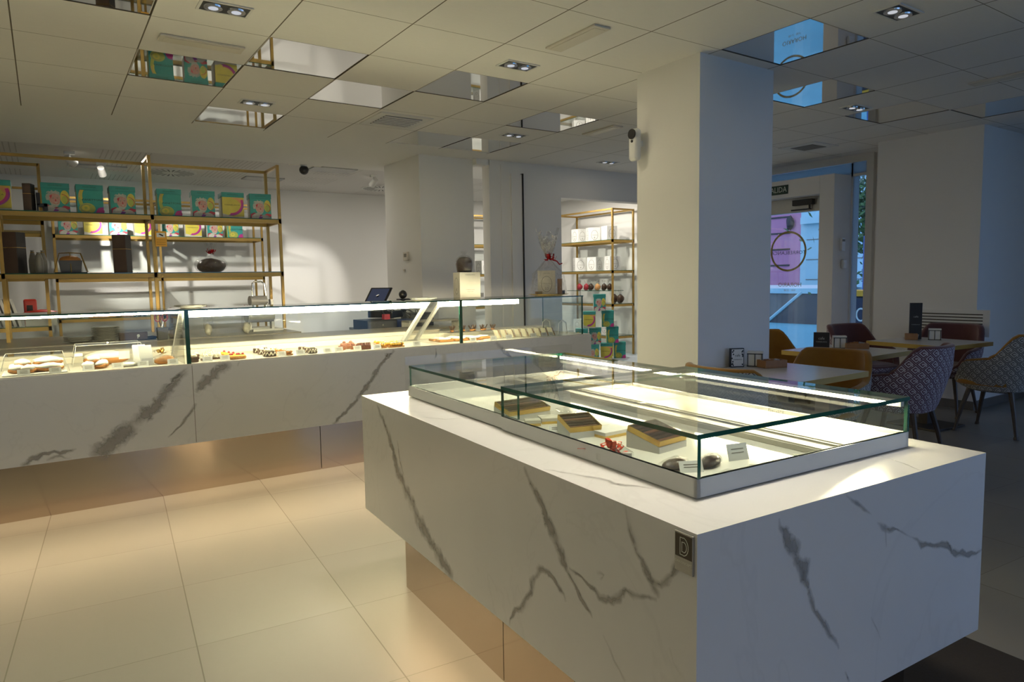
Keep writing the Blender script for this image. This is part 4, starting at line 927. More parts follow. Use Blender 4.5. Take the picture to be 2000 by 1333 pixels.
# wrapping film dispenser
q = onz(520, 652, .9); t = thing('film_dispenser', 'metal wrapping film dispenser with two rolls at the end of the back worktop', 'dispenser', (1.74, 6.95, .901), R(8))
g = MB(); g.box(-.14, -.16, 0, .16, -.13, .02); g.box(-.14, .10, 0, .16, .13, .02); g.box(.10, -.02, .0, .13, .03, .30)
g.box(-.12, -.02, .02, -.10, .03, .20); g.obj('base', M['alu'], t)
MB().cyl((-.14, 0, .14), (.12, 0, .14), .062, n=20).obj('film_roll', M['silverplate'], t); MB().cyl((.118, 0, .14), (.126, 0, .14), .03, n=16).obj('roll_core', M['black'], t)
MB().cyl((-.10, 0, .29), (.06, 0, .29), .048, n=20).obj('film_roll', M['silverplate'], t); MB().cyl((.058, 0, .29), (.068, 0, .29), .03, n=16).obj('roll_core', M['black'], t)
MB().tube([(-.07, 0, .32), (-.065, 0, .46), (-.04, 0, .475), (.02, 0, .475), (.05, 0, .46), (.075, 0, .24)], .009, 8).obj('handle', M['chrome'], t)
for k, (px, lb) in enumerate(((336, 'left'), (405, 'middle'), (480, 'right'))):
    q = onpl(px, 598, (0, 6.6, 0), (0, 1, 0)); t = thing('gift_bag', 'clear sweet bag tied with a red ribbon on the back worktop, %s of three' % lb, 'bag', (q.x, 6.62, .901), k, 'clear bags with red ribbons')
    MB().blob((0, 0, .11), (.05, .04, .11), k, .12, 12, 8, flat=.11).obj('bag', M['cello'], t, smooth=True); MB().blob((0, 0, .05), (.04, .03, .05), k, .2, 10, 6, flat=.05).obj('sweets', M['cream2'], t, smooth=True)
    g = MB(); bow(g, (0, -.01, .235), .035, k+4, 5); g.obj('ribbon_bow', M['red'], t)
# ---- cash register
t = thing('touch_screen_register', 'black touch screen till tilted on its stand by the column', 'register', (2.87, 6.66, .886), R(-58))
g = MB(); g.box(-.13, -.10, .25, .13, -.085, .455, 0); g.xf(Matrix.Translation((0, -.0, .0)) @ Matrix.Translation((0, -.09, .25)) @ Matrix.Rotation(R(-42), 4, 'X') @ Matrix.Rotation(R(0), 4, 'Z') @ Matrix.Translation((0, .09, -.25)))
sh_ = g.obj('screen_housing', M['black'], t, bevel=.004)
g = MB(); g.box(-.108, -.1008, .268, .108, -.1002, .437, 0); g.xf(Matrix.Translation((0, -.09, .25)) @ Matrix.Rotation(R(-42), 4, 'X') @ Matrix.Translation((0, .09, -.25))); g.obj('screen', M['screen'], sh_)
MB().tube([(0, -.04, .33), (.03, .03, .20), (.03, .03, .06)], .018, 8).obj('stand', M['black'], t)
MB().box(-.10, -.08, .10, .20, .12, .17).obj('base', M['black'], t, bevel=.006)
t = thing('cash_drawer', 'black cash drawer at the left end of the cash desk', 'cash drawer', (2.72, 6.45, .886), R(4))
MB().box(-.16, -.16, 0, .16, .16, .095).obj('body', M['black'], t, bevel=.003); MB().box(-.15, -.164, .01, .15, -.16, .08).obj('drawer_front', M['darkgrey'], t).name; MB().cyl((0, -.164, .045), (0, -.17, .045), .01).obj('lock', M['chrome'], t)
t = thing('barcode_scanner', 'small black scanner with a blue light on a post', 'scanner', (3.16, 6.72, .886))
MB().box(-.02, -.02, 0, .02, .02, .28).obj('post', M['black'], t); MB().box(-.055, -.045, .27, .07, .045, .285).obj('platform', M['black'], t)
MB().blob((0, 0, .33), (.045, .04, .045), 2, .05, 14, 10).obj('head', M['black'], t, smooth=True); MB().lathe([(.006, 0), (.006, .002)], 8).obj('indicator', M['screen'], t).location = (.005, -.047, .325)
rr = random.Random(9)
for k, (x, lb) in enumerate(((2.88, 'left'), (3.14, 'right'))):
    pts = [(x+.1*math.sin(a*1.7+k)*.8, 6.5+.03*math.cos(a*1.3), 1.03+.05*math.cos(a*2.1+k)) for a in [i*.45 for i in range(22)]]
    tag(MB().tube(pts, .0045, 5).obj('cable', M['black']), 'tangled black cables under the till, %s bundle' % lb, 'cable')
tag(MB().box(-.11, -.09, 0, .11, .09, .09).obj('receipt_printer', M['navy'], loc=(3.0, 6.36, .886), bevel=.012), 'dark blue padded case in front of the till', 'case')
tag(MB().box(-.10, -.10, 0, .16, .12, .14).obj('card_terminal_box', M['black'], loc=(3.22, 6.55, .886), bevel=.006), 'black device box beside the tangled cables', 'box')
tag(MB().box(-.03, -.03, 0, .03, .03, .05).obj('sweet_jar', M['redp'], loc=(2.80, 6.36, .982)), 'tiny red and clear jar on the cash drawer', 'jar')
t = thing('counter_shelf', 'beige raised shelf of boards at the right of the cash desk', 'shelf', (0, 0, 0))
g = MB(); g.box(2.88, 6.0, .955, 3.46, 6.175, .972); g.obj('board', M['stone'], t); g = MB(); g.box(3.44, 6.0, 0, 3.46, 6.175, .955); g.box(2.88, 6.0, 0, 2.90, 6.175, .955); g.obj('side_board', M['cream'], t)
# ================================================================ pastries on the long counter
ZD = .861
def price_tag(px, py, lb, z=ZD, w_=.060, h=.034, y=None, mt='taggrey'):
    q = onpl(px, py, (0, y or YF+.045, 0), (0, 1, 0)) if y is None else onpl(px, py, (0, y, 0), (0, 1, 0))
    t = thing('price_tag', lb, 'label', (q.x, (y or YF+.045), z), 0, 'grey price tags along the pastry counter')
    g = MB(); g.add([(-w_/2, 0, .001), (w_/2, 0, .001), (w_/2, .012, h), (-w_/2, .012, h)], [(0, 1, 2, 3)]); g.add([(-w_/2, .002, .001), (w_/2, .002, .001), (w_/2, .014, h), (-w_/2, .014, h)], [(0, 3, 2, 1)])
    tc_ = g.obj('tag_card', M[mt], t)
    g = MB()
    for k in range(3): g.add([(-w_*.3, -.0006+.012*(.35+.2*k), h*(.35+.2*k)), (w_*.3, -.0006+.012*(.35+.2*k), h*(.35+.2*k)), (w_*.3, -.0006+.012*(.38+.2*k), h*(.38+.2*k)+.0012), (-w_*.3, -.0006+.012*(.38+.2*k), h*(.38+.2*k)+.0012)], [(0, 1, 2, 3)])
    g.obj('printed_lines', M['greyink'], tc_); return t
for px, lb, mt in ((46, 'grey price tag in front of the powdered buns at far left', 'taggrey'), (108, 'grey price tag in front of the long sugared pastries', 'taggrey'), (173, 'grey price tag right of the first acrylic cover', 'taggrey'), (230, 'price tag with a pink mark before the small wrapped pastry', 'card'),
                   (280, 'price tag in front of the white paper bags', 'taggrey'), (338, 'price tag in front of the gold ribbon packet', 'taggrey'), (406, 'price tag right of the black glass joint, before white shavings', 'taggrey'), (440, 'price tag left of the orange tarts', 'taggrey'),
                   (551, 'price tag before the caramel pastries', 'taggrey'), (588, 'price tag right of the caramel pastries', 'taggrey'), (641, 'white price tag with a dark curl above it', 'card'), (663, 'white price tag left of the milk chocolate cakes', 'card'),
                   (699, 'white price tag before the milk chocolate cakes', 'card'), (738, 'white price tag between chocolate rolls and yellow pastries', 'card'), (815, 'last grey price tag right of the yellow pastries', 'taggrey'), (925, 'small price tag under the white cake slab', 'card'), (965, 'price tag below the second cake slab', 'taggrey'),
                   (995, 'price tag below the wrapped slices', 'taggrey'), (1043, 'price tag under the first wrapped sandwiches', 'taggrey'), (1064, 'price tag under the middle wrapped sandwiches', 'taggrey'), (1078, 'price tag under the last wrapped sandwiches', 'taggrey')):
    price_tag(px, 715-(px-250)*.06, lb, mt=mt)
_n = {}
def pastry(kind, label, group, x, y, rz=0, s=1.0, z=ZD+.0015):
    key = kind
    if key in _n: return dup(_n[key], (x, y, z), rz, label, group, s)
    t = thing({'bun': 'powdered_bun', 'croiss': 'sugared_croissant', 'choccream': 'chocolate_cream_cake', 'tart': 'apricot_tart', 'shave': 'white_shaving_cake', 'caramel': 'caramel_pastry', 'milk': 'milk_chocolate_cake', 'roll': 'chocolate_roll_cake', 'crunch': 'almond_crunch', 'choc': 'dark_chocolate_cake', 'slab': 'cream_slab_cake', 'slice': 'wrapped_sandwich', 'twig': 'chocolate_twig'}[kind], label, 'pastry', (x, y, z), rz, group)
    t.scale = (s, s, s)
    if kind in ('bun', 'croiss'):
        L, W_ = (.042, .034) if kind == 'bun' else (.075, .03)
        MB().blob((0, 0, .016), (L, W_, .018), 1, .10, 14, 8, flat=.016).obj('pastry_base', M['pastry'], t, smooth=True)
        MB().blob((0, 0, .028), (L*.96, W_*.96, .020), 5, .14, 14, 8, flat=.012).obj('sugar_coat', M['sugar'], t, smooth=True)
    elif kind in ('choccream', 'choc'):
        MB().box(-.024, -.018, 0, .024, .018, .034).obj('cake_block', M['choc'], t, bevel=.004)
        g = MB(); g.blob((0, 0, .04), (.018, .012, .012), 2, .25, 10, 6)
        if kind == 'choccream': g.tube([(-.024, -.019, .008), (-.012, -.020, .03), (0, -.020, .008), (.012, -.020, .03), (.024, -.019, .008)], .004, 5)
        g.obj('cream', M['cream2'], t, smooth=True)
    elif kind == 'tart':
        MB().lathe([(.026, 0), (.032, .014), (.028, .015)], 14).obj('tart_case', M['pastry'], t); MB().blob((0, 0, .018), (.028, .028, .013), 3, .12, 14, 6).obj('apricot', M['apricot'], t, smooth=True); MB().blob((.006, -.004, .034), (.009, .009, .009), 1, .05, 8, 6).obj('berry', M['berry'], t, smooth=True)
    elif kind == 'shave':
        MB().box(-.025, -.02, 0, .025, .02, .012).obj('sponge', M['choc'], t); rr = random.Random(3); g = MB()
        for k in range(26): p = Vector((rr.uniform(-.022, .022), rr.uniform(-.018, .018), rr.uniform(.012, .04))); d = Vector((rr.uniform(-1, 1), rr.uniform(-1, 1), rr.uniform(-.3, .8))).normalized()*.016; g.tube([p-d, p+d], .0028, 4)
        g.obj('shavings', M['cream2'], t)
    elif kind in ('caramel', 'crunch'):
        g = MB(); rr = random.Random(6)
        for k in range(9): g.blob((rr.uniform(-.022, .022), rr.uniform(-.018, .018), rr.uniform(.008, .03)), (.011, .010, .009), k, .25, 7, 5)
        g.obj('topping', M['apricot' if kind == 'crunch' else 'pastry'], t, smooth=True); MB().box(-.026, -.022, 0, .026, .022, .010).obj('sponge', M['pastry'], t, bevel=.002)
        g = MB()
        for k in range(4): g.blob((rr.uniform(-.02, .02), rr.uniform(-.018, .018), .034), (.007, .007, .005), k+20, .2, 6, 4)
        g.obj('cream', M['cream2'], t, smooth=True)
    elif kind == 'milk':
        MB().box(-.024, -.020, 0, .024, .020, .032).obj('cake_block', M['milk'], t, bevel=.005); MB().blob((0, 0, .038), (.014, .012, .010), 3, .2, 10, 6).obj('topping', M['milk'], t, smooth=True)
    elif kind == 'roll':
        MB().box(-.02, -.016, 0, .02, .016, .03).obj('cake_block', M['milk'], t, bevel=.003)
        for s_ in (-.009, .009):
            MB().cyl((s_, -.012, .030), (s_, -.005, .048), .009, n=12, caps=False).obj('chocolate_curl', M['milk'], t)
    elif kind == 'slab':
        MB().box(-.06, -.045, 0, .06, .045, .016).obj('sponge', M['pastry'], t, bevel=.004); g = MB(); g.blob((0, 0, .02), (.058, .043, .010), 7, .2, 18, 8); g.obj('icing', M['cream2'], t, smooth=True)
    elif kind == 'slice':
        g = MB(); g.add([(-.012, -.035, 0), (.012, -.035, 0), (-.03, -.035, .062), (-.012, .035, 0), (.012, .035, 0), (-.03, .035, .062)], [(0, 1, 2), (3, 5, 4), (0, 3, 4, 1), (1, 4, 5, 2), (2, 5, 3, 0)]); g.obj('bread', M['cream2'], t, bevel=.003)
        g = MB(); g.add([(-.02, -.037, .0), (.022, -.037, 0), (-.036, -.037, .072), (.022, .037, 0), (-.036, .037, .072), (-.02, .037, 0)], [(0, 1, 2), (1, 3, 4, 2), (3, 5, 4)]); g.obj('film', M['cello'], t)
        MB().add([(-.002, -.036, .004), (.004, -.036, .004), (-.022, -.036, .062), (-.027, -.036, .060)], [(0, 1, 2, 3)]).obj('filling', M['pastry'], t)
    elif kind == 'twig':
        g = MB(); rr = random.Random(2)
        for k in range(7): a = rr.uniform(0, 6.28); g.tube([(0, 0, .004), (math.cos(a)*.012, math.sin(a)*.012, .022), (math.cos(a)*.02+rr.uniform(-.01, .01), math.sin(a)*.02, .042+rr.uniform(0, .012))], [.006, .006, .003], 5)
        g.obj('twigs', M['choc'], t); MB().blob((0, 0, .006), (.02, .02, .007), 3, .1, 10, 5).obj('biscuit', M['pastry'], t, smooth=True)
    _n[key] = t; return t
rr = random.Random(11)
for k, (x, y, z) in enumerate(((-.155, 4.80, 0), (-.10, 4.78, 0), (-.165, 4.87, 0), (-.13, 4.86, .028), (-.06, 4.84, 0))):
    pastry('bun', 'powdered bun in the heap under the left acrylic cover', 'powdered buns under the left cover', x, y, k, 1.0, ZD+.008+z)
for k, (x, y, z) in enumerate(((.0, 4.80, 0), (.0, 4.88, 0), (.0, 4.84, .03), (-.02, 4.94, 0), (-.01, 4.91, .03))):
    pastry('croiss', 'long sugared pastry stacked under the left acrylic cover', 'long sugared pastries under the left cover', x, y, .1*k, 1.0, ZD+.008+z)
for k, (x, y, z) in enumerate(((.19, 4.80, 0), (.25, 4.82, 0), (.21, 4.86, .0), (.22, 4.83, .03), (.27, 4.86, .0))):
    pastry('bun', 'powdered pastry in the heap between the two acrylic covers', 'powdered pastries between the covers', x, y, k+1, .95, ZD+.004+z)
tag(MB().box(-.155, -.14, 0, .155, .14, .006).obj('serving_tray', M['card'], loc=(-.07, 4.87, ZD+.001), bevel=.002), 'white serving tray under the left acrylic cover', 'tray')
def cloche(x, y, w_, d, h, lb):
    t = thing('acrylic_cover', lb, 'cover', (x, y, ZD+.0075)); g = MB(); i_ = .025
    a = [(-w_/2, -d/2, 0), (w_/2, -d/2, 0), (w_/2, d/2, 0), (-w_/2, d/2, 0)]; b = [(-w_/2+i_, -d/2+i_, h), (w_/2-i_, -d/2+i_, h), (w_/2-i_, d/2-i_, h), (-w_/2+i_, d/2-i_, h)]
    g.add(a+b, [(0, 1, 5, 4), (1, 2, 6, 5), (2, 3, 7, 6), (3, 0, 4, 7), (4, 5, 6, 7)]); g.obj('cover', M['acryl'], t)
    g = MB()
    for p, q_ in ((4, 5), (5, 6), (6, 7), (7, 4), (0, 4), (1, 5), (2, 6), (3, 7)): v = a+b; g.tube([v[p], v[q_]], .0016, 4)
    g.obj('cover_edge', M['card'], t); MB().lathe([(.012, 0), (.009, .01), (.018, .024)], 12, (0, 0, h)).obj('knob', M['acryl'], t)
cloche(-.07, 4.87, .33, .30, .10, 'left clear acrylic cover over the powdered pastries'); cloche(.315, 5.06, .40, .26, .125, 'right clear acrylic cover over the big sugared loaf')
MB_ = thing('sugared_loaf', 'large sugared loaf under the right acrylic cover', 'loaf', (.30, 5.05, ZD+.002)); MB().blob((0, 0, .03), (.13, .07, .035), 2, .06, 18, 8, flat=.03).obj('loaf_crust', M['pastry'], MB_, smooth=True); MB().blob((0, 0, .045), (.125, .066, .04), 5, .05, 18, 8, flat=.01).obj('sugar_coat', M['sugar'], MB_, smooth=True)
o = thing('wrapped_pastry', 'small flat pastry in film behind the pink marked tag', 'pastry', (.40, 4.80, ZD+.0015)); MB().blob((0, 0, .012), (.05, .03, .014), 4, .1, 12, 6, flat=.012).obj('pastry_base', M['sugar'], o, smooth=True); MB().blob((0, 0, .014), (.058, .036, .019), 9, .15, 12, 6, flat=.013).obj('film', M['cello'], o, smooth=True)
tag(MB().box(-.03, -.001, 0, .03, .001, .05).obj('notice_card', M['card'], loc=(.39, 4.90, ZD+.04)), 'white card with a pink mark standing on the loaf cover', 'card')
for k, (x, y) in enumerate(((.47, 4.83), (.475, 4.87), (.50, 4.79))):
    t = thing('paper_bag', 'folded white paper bag standing in the row of three, %s' % ['front left', 'rear', 'front right'][k], 'bag', (x, y, ZD+.001), .15, 'white paper bags in the pastry counter')
    g = MB(); g.add([(-.035, -.015, 0), (.04, -.015, 0), (.04, .015, 0), (-.035, .015, 0), (-.042, -.002, .125), (.03, -.002, .125), (.03, .002, .125), (-.042, .002, .125)], [(0, 1, 5, 4), (1, 2, 6, 5), (2, 3, 7, 6), (3, 0, 4, 7), (4, 5, 6, 7)]); g.obj('bag', M['card'], t, bevel=.002)
    if k == 2: MB().box(-.03, -.0165, .015, .033, -.0155, .045).obj('printed_label', M['taggrey'], t)
for k, (x, y, lb) in enumerate(((.59, 4.80, 'gold ribbon tied biscuit packet left of the glass joint'), (.625, 4.90, 'second clear biscuit packet beside the glass joint'))):
    t = thing('biscuit_packet', lb, 'packet', (x, y, ZD+.001), k*.4); MB().blob((0, 0, .02), (.05, .035, .022), 2+k, .12, 14, 7, flat=.02).obj('biscuits', M['pastry'], t, smooth=True); MB().blob((0, 0, .032), (.055, .038, .03), 7+k, .2, 14, 8, flat=.03).obj('film', M['cello'], t, smooth=True)
    if k == 0: g = MB(); bow(g, (-.01, -.01, .075), .04, 8, 6); g.obj('ribbon_bow', M['goldfoil'], t)
def row(kind, pts, label, group, s=1.0, seed=0):
    r_ = random.Random(seed)
    for (px, py, z) in pts:
        q = onz(px, py, ZD+.015+z); pastry(kind, label, group, q.x, max(q.y, YF+.08), r_.uniform(-.3, .3), s, ZD+.0015+z)
row('choc', [(377, 703, 0), (385, 706, 0), (382, 698, 0)], 'dark chocolate cake right beside the black glass joint', 'dark cakes beside the glass joint', .95)
row('shave', [(405, 696, 0), (415, 698, 0), (412, 692, 0), (425, 697, 0), (400, 700, 0)], 'cake covered in white shavings', 'white shaving cakes', 1.0)
row('tart', [(436, 692, 0), (445, 694, 0), (454, 695, 0), (463, 698, 0), (449, 699, 0), (459, 701, 0), (472, 700, 0), (482, 700, 0)], 'apricot tart with a red berry', 'apricot tarts', .95)
row('choccream', [(502, 686, 0), (511, 689, 0), (520, 692, 0), (529, 694, 0), (538, 694, 0), (515, 684, 0)], 'chocolate cake with cream zigzags, first group right of the tarts', 'chocolate cream cakes left of the caramel pastries', .95)
row('caramel', [(535, 685, 0), (545, 687, 0), (556, 688, 0), (565, 690, 0), (571, 692, 0)], 'orange caramel pastry between the two chocolate groups', 'caramel pastries', .9)
row('choccream', [(590, 683, 0), (600, 685, 0), (609, 687, 0), (618, 689, 0), (627, 690, 0)], 'chocolate cake with cream, second group before the white tags', 'chocolate cream cakes right of the caramel pastries', .95)
row('milk', [(672, 675, 0), (681, 678, 0), (690, 679, 0), (699, 680, 0), (685, 674, 0), (668, 680, 0)], 'milk chocolate cake behind the white tags', 'milk chocolate cakes', .95)
row('roll', [(712, 682, 0), (722, 682, 0), (731, 681, 0)], 'chocolate cake with two curled tubes on top', 'curled chocolate cakes', 1.0)
row('crunch', [(738, 671, 0), (747, 672, 0), (756, 674, 0), (765, 675, 0), (774, 676, 0), (783, 676, 0), (792, 677, 0), (801, 677, 0), (770, 671, 0), (755, 678, 0)], 'golden almond cluster in the pile near the slanted strut', 'almond clusters', 1.0)
for k, (x, y) in enumerate(((2.66, 5.02), (2.66, 4.90), (2.80, 5.02), (2.80, 4.90), (2.93, 5.0), (2.93, 4.88), (3.05, 4.95))): pastry('slab', 'cream topped slab cake lying right of the slanted strut', 'cream slab cakes', x, y, 0, 1.0)
for k in range(9): pastry('slice', 'film wrapped sandwich leaning in the row near the counter end', 'wrapped sandwiches', 3.16+.062*k, 4.86-.012*k, R(-6), 1.15)
for k in range(8): pastry('twig', 'chocolate twig cluster on the raised glass stand', 'chocolate twig clusters', 2.90+.055*k, 5.20-(k % 2)*.05, k*.9, 1.0, ZD+.052)
t = thing('glass_stand', 'low clear stand carrying the chocolate twig clusters', 'stand', (3.1, 5.19, ZD+.001)); MB().box(-.26, -.07, .045, .26, .06, .050).obj('shelf', M['acryl'], t)
for s_ in (-.25, .25): MB().box(s_-.003, -.07, 0, s_+.003, .06, .045).obj('leg', M['acryl'], t)
t = thing('clear_tray_lid', 'clear arched cover at the right end of the counter', 'cover', (3.80, 4.92, ZD+.001)); g = MB()
for y in (-.12, .12): g.tube([(-.05, y, 0), (-.04, y, .10), (0, y, .125), (.04, y, .10), (.05, y, 0)], .004, 5)
g.obj('rim', M['card'], t); g = MB(); P_ = [(-.05, 0), (-.04, .10), (0, .125), (.04, .10), (.05, 0)]
for i in range(4): g.poly([(P_[i][0], -.12, P_[i][1]), (P_[i+1][0], -.12, P_[i+1][1]), (P_[i+1][0], .12, P_[i+1][1]), (P_[i][0], .12, P_[i][1])])
g.obj('cover', M['acryl'], t)
# ---- things on the counter's glass top
GZ = GT+.001
def plate_flat(x, y, r, lb, mt='silverplate', n=1):
    for k in range(n): tag(MB().lathe([(r*.6, 0), (r*.65, .003), (r, .010), (r, .012), (r*.6, .005)], 28).obj('serving_plate', M[mt], loc=(x, y, GZ+.006*k), smooth=True), lb if n == 1 else lb, 'plate', 'stacked serving plates' if n > 1 else None)
plate_flat(.80, 4.98, .10, 'pale serving plate on the glass top near the left glass joint', n=2); plate_flat(2.52, 4.98, .11, 'pale round plate on the glass top above the slanted strut', 'card', 2)
t = ring_box('white box with black ring standing by the column, under the dark cake', None, .20, .235, 'boxcream'); t.location = (2.90, 5.16, GZ); t.rotation_euler = (0, 0, R(-4))
q = onpl(907, 525, (0, 5.1, 0), (0, 1, 0)); [bpy.data.objects.remove(o) for o in list(t.children) if o.name.startswith('printed_ring')]
PL = Matrix(((0, 0, -1, -.10), (-1, 0, 0, 0), (0, 1, 0, 0), (0, 0, 0, 1))); PF = Matrix(((1, 0, 0, 0), (0, 0, -1, -.10), (0, 1, 0, 0), (0, 0, 0, 1))); g = MB()
arc(g, PL, 0, .11, .058, .075, .004, 0, 360, 0, 2, 28); put_text(g, '8', .04, PL @ Matrix.Translation((0, .075, .001)), 0); put_text(g, 'TORREBLANCA', .014, PF @ Matrix.Translation((0, .212, .001)), 0); put_text(g, 'TORREBLANCA', .012, PF @ Matrix.Translation((0, .075, .001)), 0); put_text(g, 'PANETTONE', .010, PF @ Matrix.Translation((0, .058, .001)), 0); g.obj('printed_ring', M['greyink'], t)
t['label'] = 'cream box with ring print standing before the column under a dark cake'; t.location = (3.04, 5.17, GZ); t.rotation_euler = (0, 0, R(-12)); t.scale = (.93, .93, .93)
t = thing('dome_cake', 'dark chocolate domed cake wrapped in film on the cream box', 'cake', (3.02, 5.17, GZ+.221)); MB().lathe([(.062, 0), (.068, .03), (.072, .07), (.066, .10), (.045, .125), (.015, .132)], 24).obj('cake', M['choc'], t, smooth=True); MB().lathe([(.066, 0), (.074, .03), (.079, .08), (.07, .115), (.04, .14), (.012, .15), (.03, .175)], 18).obj('film', M['cello'], t, smooth=True)
t = thing('gift_hamper', 'cellophane gift hamper with a ring box and red bow on the counter end', 'hamper', (3.80, 5.00, GZ))
MB().lathe([(.12, 0), (.13, .004), (.185, .012), (.185, .015), (.12, .008)], 28).obj('board', M['goldfoil'], t, smooth=True)
g = MB(); g.box(-.095, -.08, .012, .065, .08, .225); o = g.obj('carton', M['boxcream'], t, bevel=.002); o.rotation_euler = (0, 0, R(-38))
g = MB(); FF = Matrix(((1, 0, 0, -.015), (0, 0, -1, -.08), (0, 1, 0, 0), (0, 0, 0, 1))); arc(g, FF, 0, .105, .048, .07, .004, 0, 360, 0, 2, 28); put_text(g, 'TORREBLANCA', .012, FF @ Matrix.Translation((0, .11, .001)), 0); put_text(g, '33', .035, FF @ Matrix.Translation((0, .065, .001)), 0); put_text(g, 'PANETTONE', .010, FF @ Matrix.Translation((0, .20, .001)), 0)
FG = Matrix(((0, 0, -1, -.095), (-1, 0, 0, 0), (0, 1, 0, 0), (0, 0, 0, 1))); arc(g, FG, 0, .105, .048, .07, .004, 0, 360, 0, 2, 28); put_text(g, 'TORREBLANCA', .012, FG @ Matrix.Translation((0, .11, .001)), 0); put_text(g, '33', .035, FG @ Matrix.Translation((0, .065, .001)), 0)
o = g.obj('printed_ring', M['greyink'], t); o.rotation_euler = (0, 0, R(-38))
MB().cyl((.06, -.09, .012), (.06, -.09, .15), .022, n=14).obj('bottle', M['wood'], t); MB().cyl((.12, -.06, .012), (.12, -.06, .045), .018, n=12).obj('jar', M['darkgrey'], t); MB().box(-.15, -.04, .012, -.10, .0, .04).obj('sweet_box', M['gold'], t)
def crumple(prof, n, seed, amp):
    r_ = random.Random(seed); g = MB(); v = []
    for i, (r, z, a_) in enumerate(prof):
        for k in range(n):
            t_ = 2*math.pi*k/n; q_ = r*(1+a_*math.sin(k*2.6+seed)*amp+r_.uniform(-.06, .06)*a_); v.append((q_*math.cos(t_), q_*math.sin(t_), z+r_.uniform(-.012, .012)*a_))
    f = [(i*n+k, i*n+(k+1) % n, (i+1)*n+(k+1) % n, (i+1)*n+k) for i in range(len(prof)-1) for k in range(n)]
    return g.add(v, f)
crumple([(.165, .006, .3), (.15, .10, .6), (.135, .20, .8), (.07, .27, 1), (.018, .33, .6)], 26, 4, .10).obj('cellophane_wrap', M['cello'], t)
g = MB(); r_ = random.Random(8)
for k in range(16):
    a = R(22.5*k)+r_.uniform(-.2, .2); l = r_.uniform(.6, 1.15); b_ = a+r_.uniform(.4, .9); zt = .33+.25*l
    p0 = Vector((0, 0, .32)); p1 = Vector((math.cos(a)*.11*l, math.sin(a)*.10*l, zt)); p2 = Vector((math.cos(b_)*.10*l, math.sin(b_)*.10*l, zt-.05)); m_ = (p1+p2)*.5+Vector((0, 0, .03)); h1 = p0.lerp(p1, .5)+Vector((math.cos(a), math.sin(a), 0))*.02; h2 = p0.lerp(p2, .5)
    g.add([p0, h1, p1, m_, p2, h2], [(0, 1, 5), (1, 2, 3), (1, 3, 5), (5, 3, 4)])
g.obj('cellophane_frill', M['cellof'], t)
g = MB(); bow(g, (0, -.02, .33), .07, 5, 7); g.tube([(0, -.03, .33), (.06, -.05, .31), (.09, -.05, .28), (.12, -.05, .29)], .006, 5); g.obj('ribbon_bow', M['red'], t)
# ================================================================ goods in the island case (placed in the island's frame)
def ipos(px, py, z, dz=0): q = isl(px, py, z); return I(q.x, q.y, z+dz)
def choc_tray(label, px, py, rz, L, W_, riser=.042, lo=.018):
    q = ipos(px, py, .90); t = thing('chocolate_gift_box', label, 'box', (q.x, q.y, .873), TH+rz, 'open gold boxes of chocolate sticks')
    g = MB(); g.add([(-L/2, -W_/2, 0), (L/2, -W_/2, 0), (L/2, W_/2, 0), (-L/2, W_/2, 0), (-L/2, -W_/2, lo), (L/2, -W_/2, lo), (L/2, W_/2, riser), (-L/2, W_/2, riser)], [(0, 1, 5, 4), (1, 2, 6, 5), (2, 3, 7, 6), (3, 0, 4, 7), (4, 5, 6, 7), (0, 3, 2, 1)]); g.obj('riser', M['card'], t)
    TM = Matrix.Translation((0, 0, (riser+lo)/2)) @ Matrix.Rotation(math.atan2(riser-lo, W_), 4, 'X')
    g = MB(); h = .017; e = .003
    g.box(-L/2, -W_/2, .001, L/2, W_/2, .004); g.box(-L/2, -W_/2, .004, -L/2+e, W_/2, h); g.box(L/2-e, -W_/2, .004, L/2, W_/2, h); g.box(-L/2+e, -W_/2, .004, L/2-e, -W_/2+e, h); g.box(-L/2+e, W_/2-e, .004, L/2-e, W_/2, h)
    g.xf(TM); g.obj('gold_tray', M['goldfoil'], t)
    n = max(3, int(W_/.017))
    for k in range(n):
        y = -W_/2+.006+(W_-.012)*(k+.5)/n
        g = MB(); g.box(-L/2+.006, y-.006, .004, L/2-.006, y+.006, .013); g.xf(TM); g.obj('chocolate_stick', M['choc' if k % 3 else 'milk'], t, bevel=.003)
    g = MB(); g.box(-L/2+.001, -W_/2+.001, h+.0003, L/2-.001, W_/2-.001, h+.001); g.xf(TM); g.obj('clear_lid', M['acryl'], t)
choc_tray('open gold box of chocolate sticks under the step in the case glass', 1020, 800, R(4), .175, .095)
choc_tray('smaller open gold box of chocolate sticks in the middle of the case', 1131, 832, R(-12), .105, .10)
choc_tray('open gold box of chocolate sticks nearest the front corner', 1282, 855, R(10), .125, .115, .048)
def flat_box(label, px, py, rz, L, W_, mt='boxcream', h=.02, base='goldfoil'):
    q = ipos(px, py, .885); t = thing('flat_gift_box', label, 'box', (q.x, q.y, .873), TH+rz)
    MB().box(-L/2, -W_/2, 0, L/2, W_/2, h*.5).obj('box_base', M[base], t); MB().box(-L/2-.001, -W_/2-.001, h*.45, L/2+.001, W_/2+.001, h).obj('box_lid', M[mt], t, bevel=.001)
flat_box('flat gold edged box left of the middle chocolate box', 1080, 818, R(-20), .09, .06); flat_box('flat white and gold box behind the middle chocolate box', 1190, 842, R(5), .11, .08, 'card'); flat_box('small pale box with a gold edge near the case front', 1040, 824, R(-25), .05, .04)
q = ipos(1112, 806, .875); tag(MB().lathe([(.02, 0), (.035, .004), (.05, .014), (.047, .014), (.02, .005)], 28).obj('serving_plate', M['acryl'], loc=(q.x, q.y, .873), smooth=True), 'clear round dish behind the chocolate boxes in the case', 'dish')
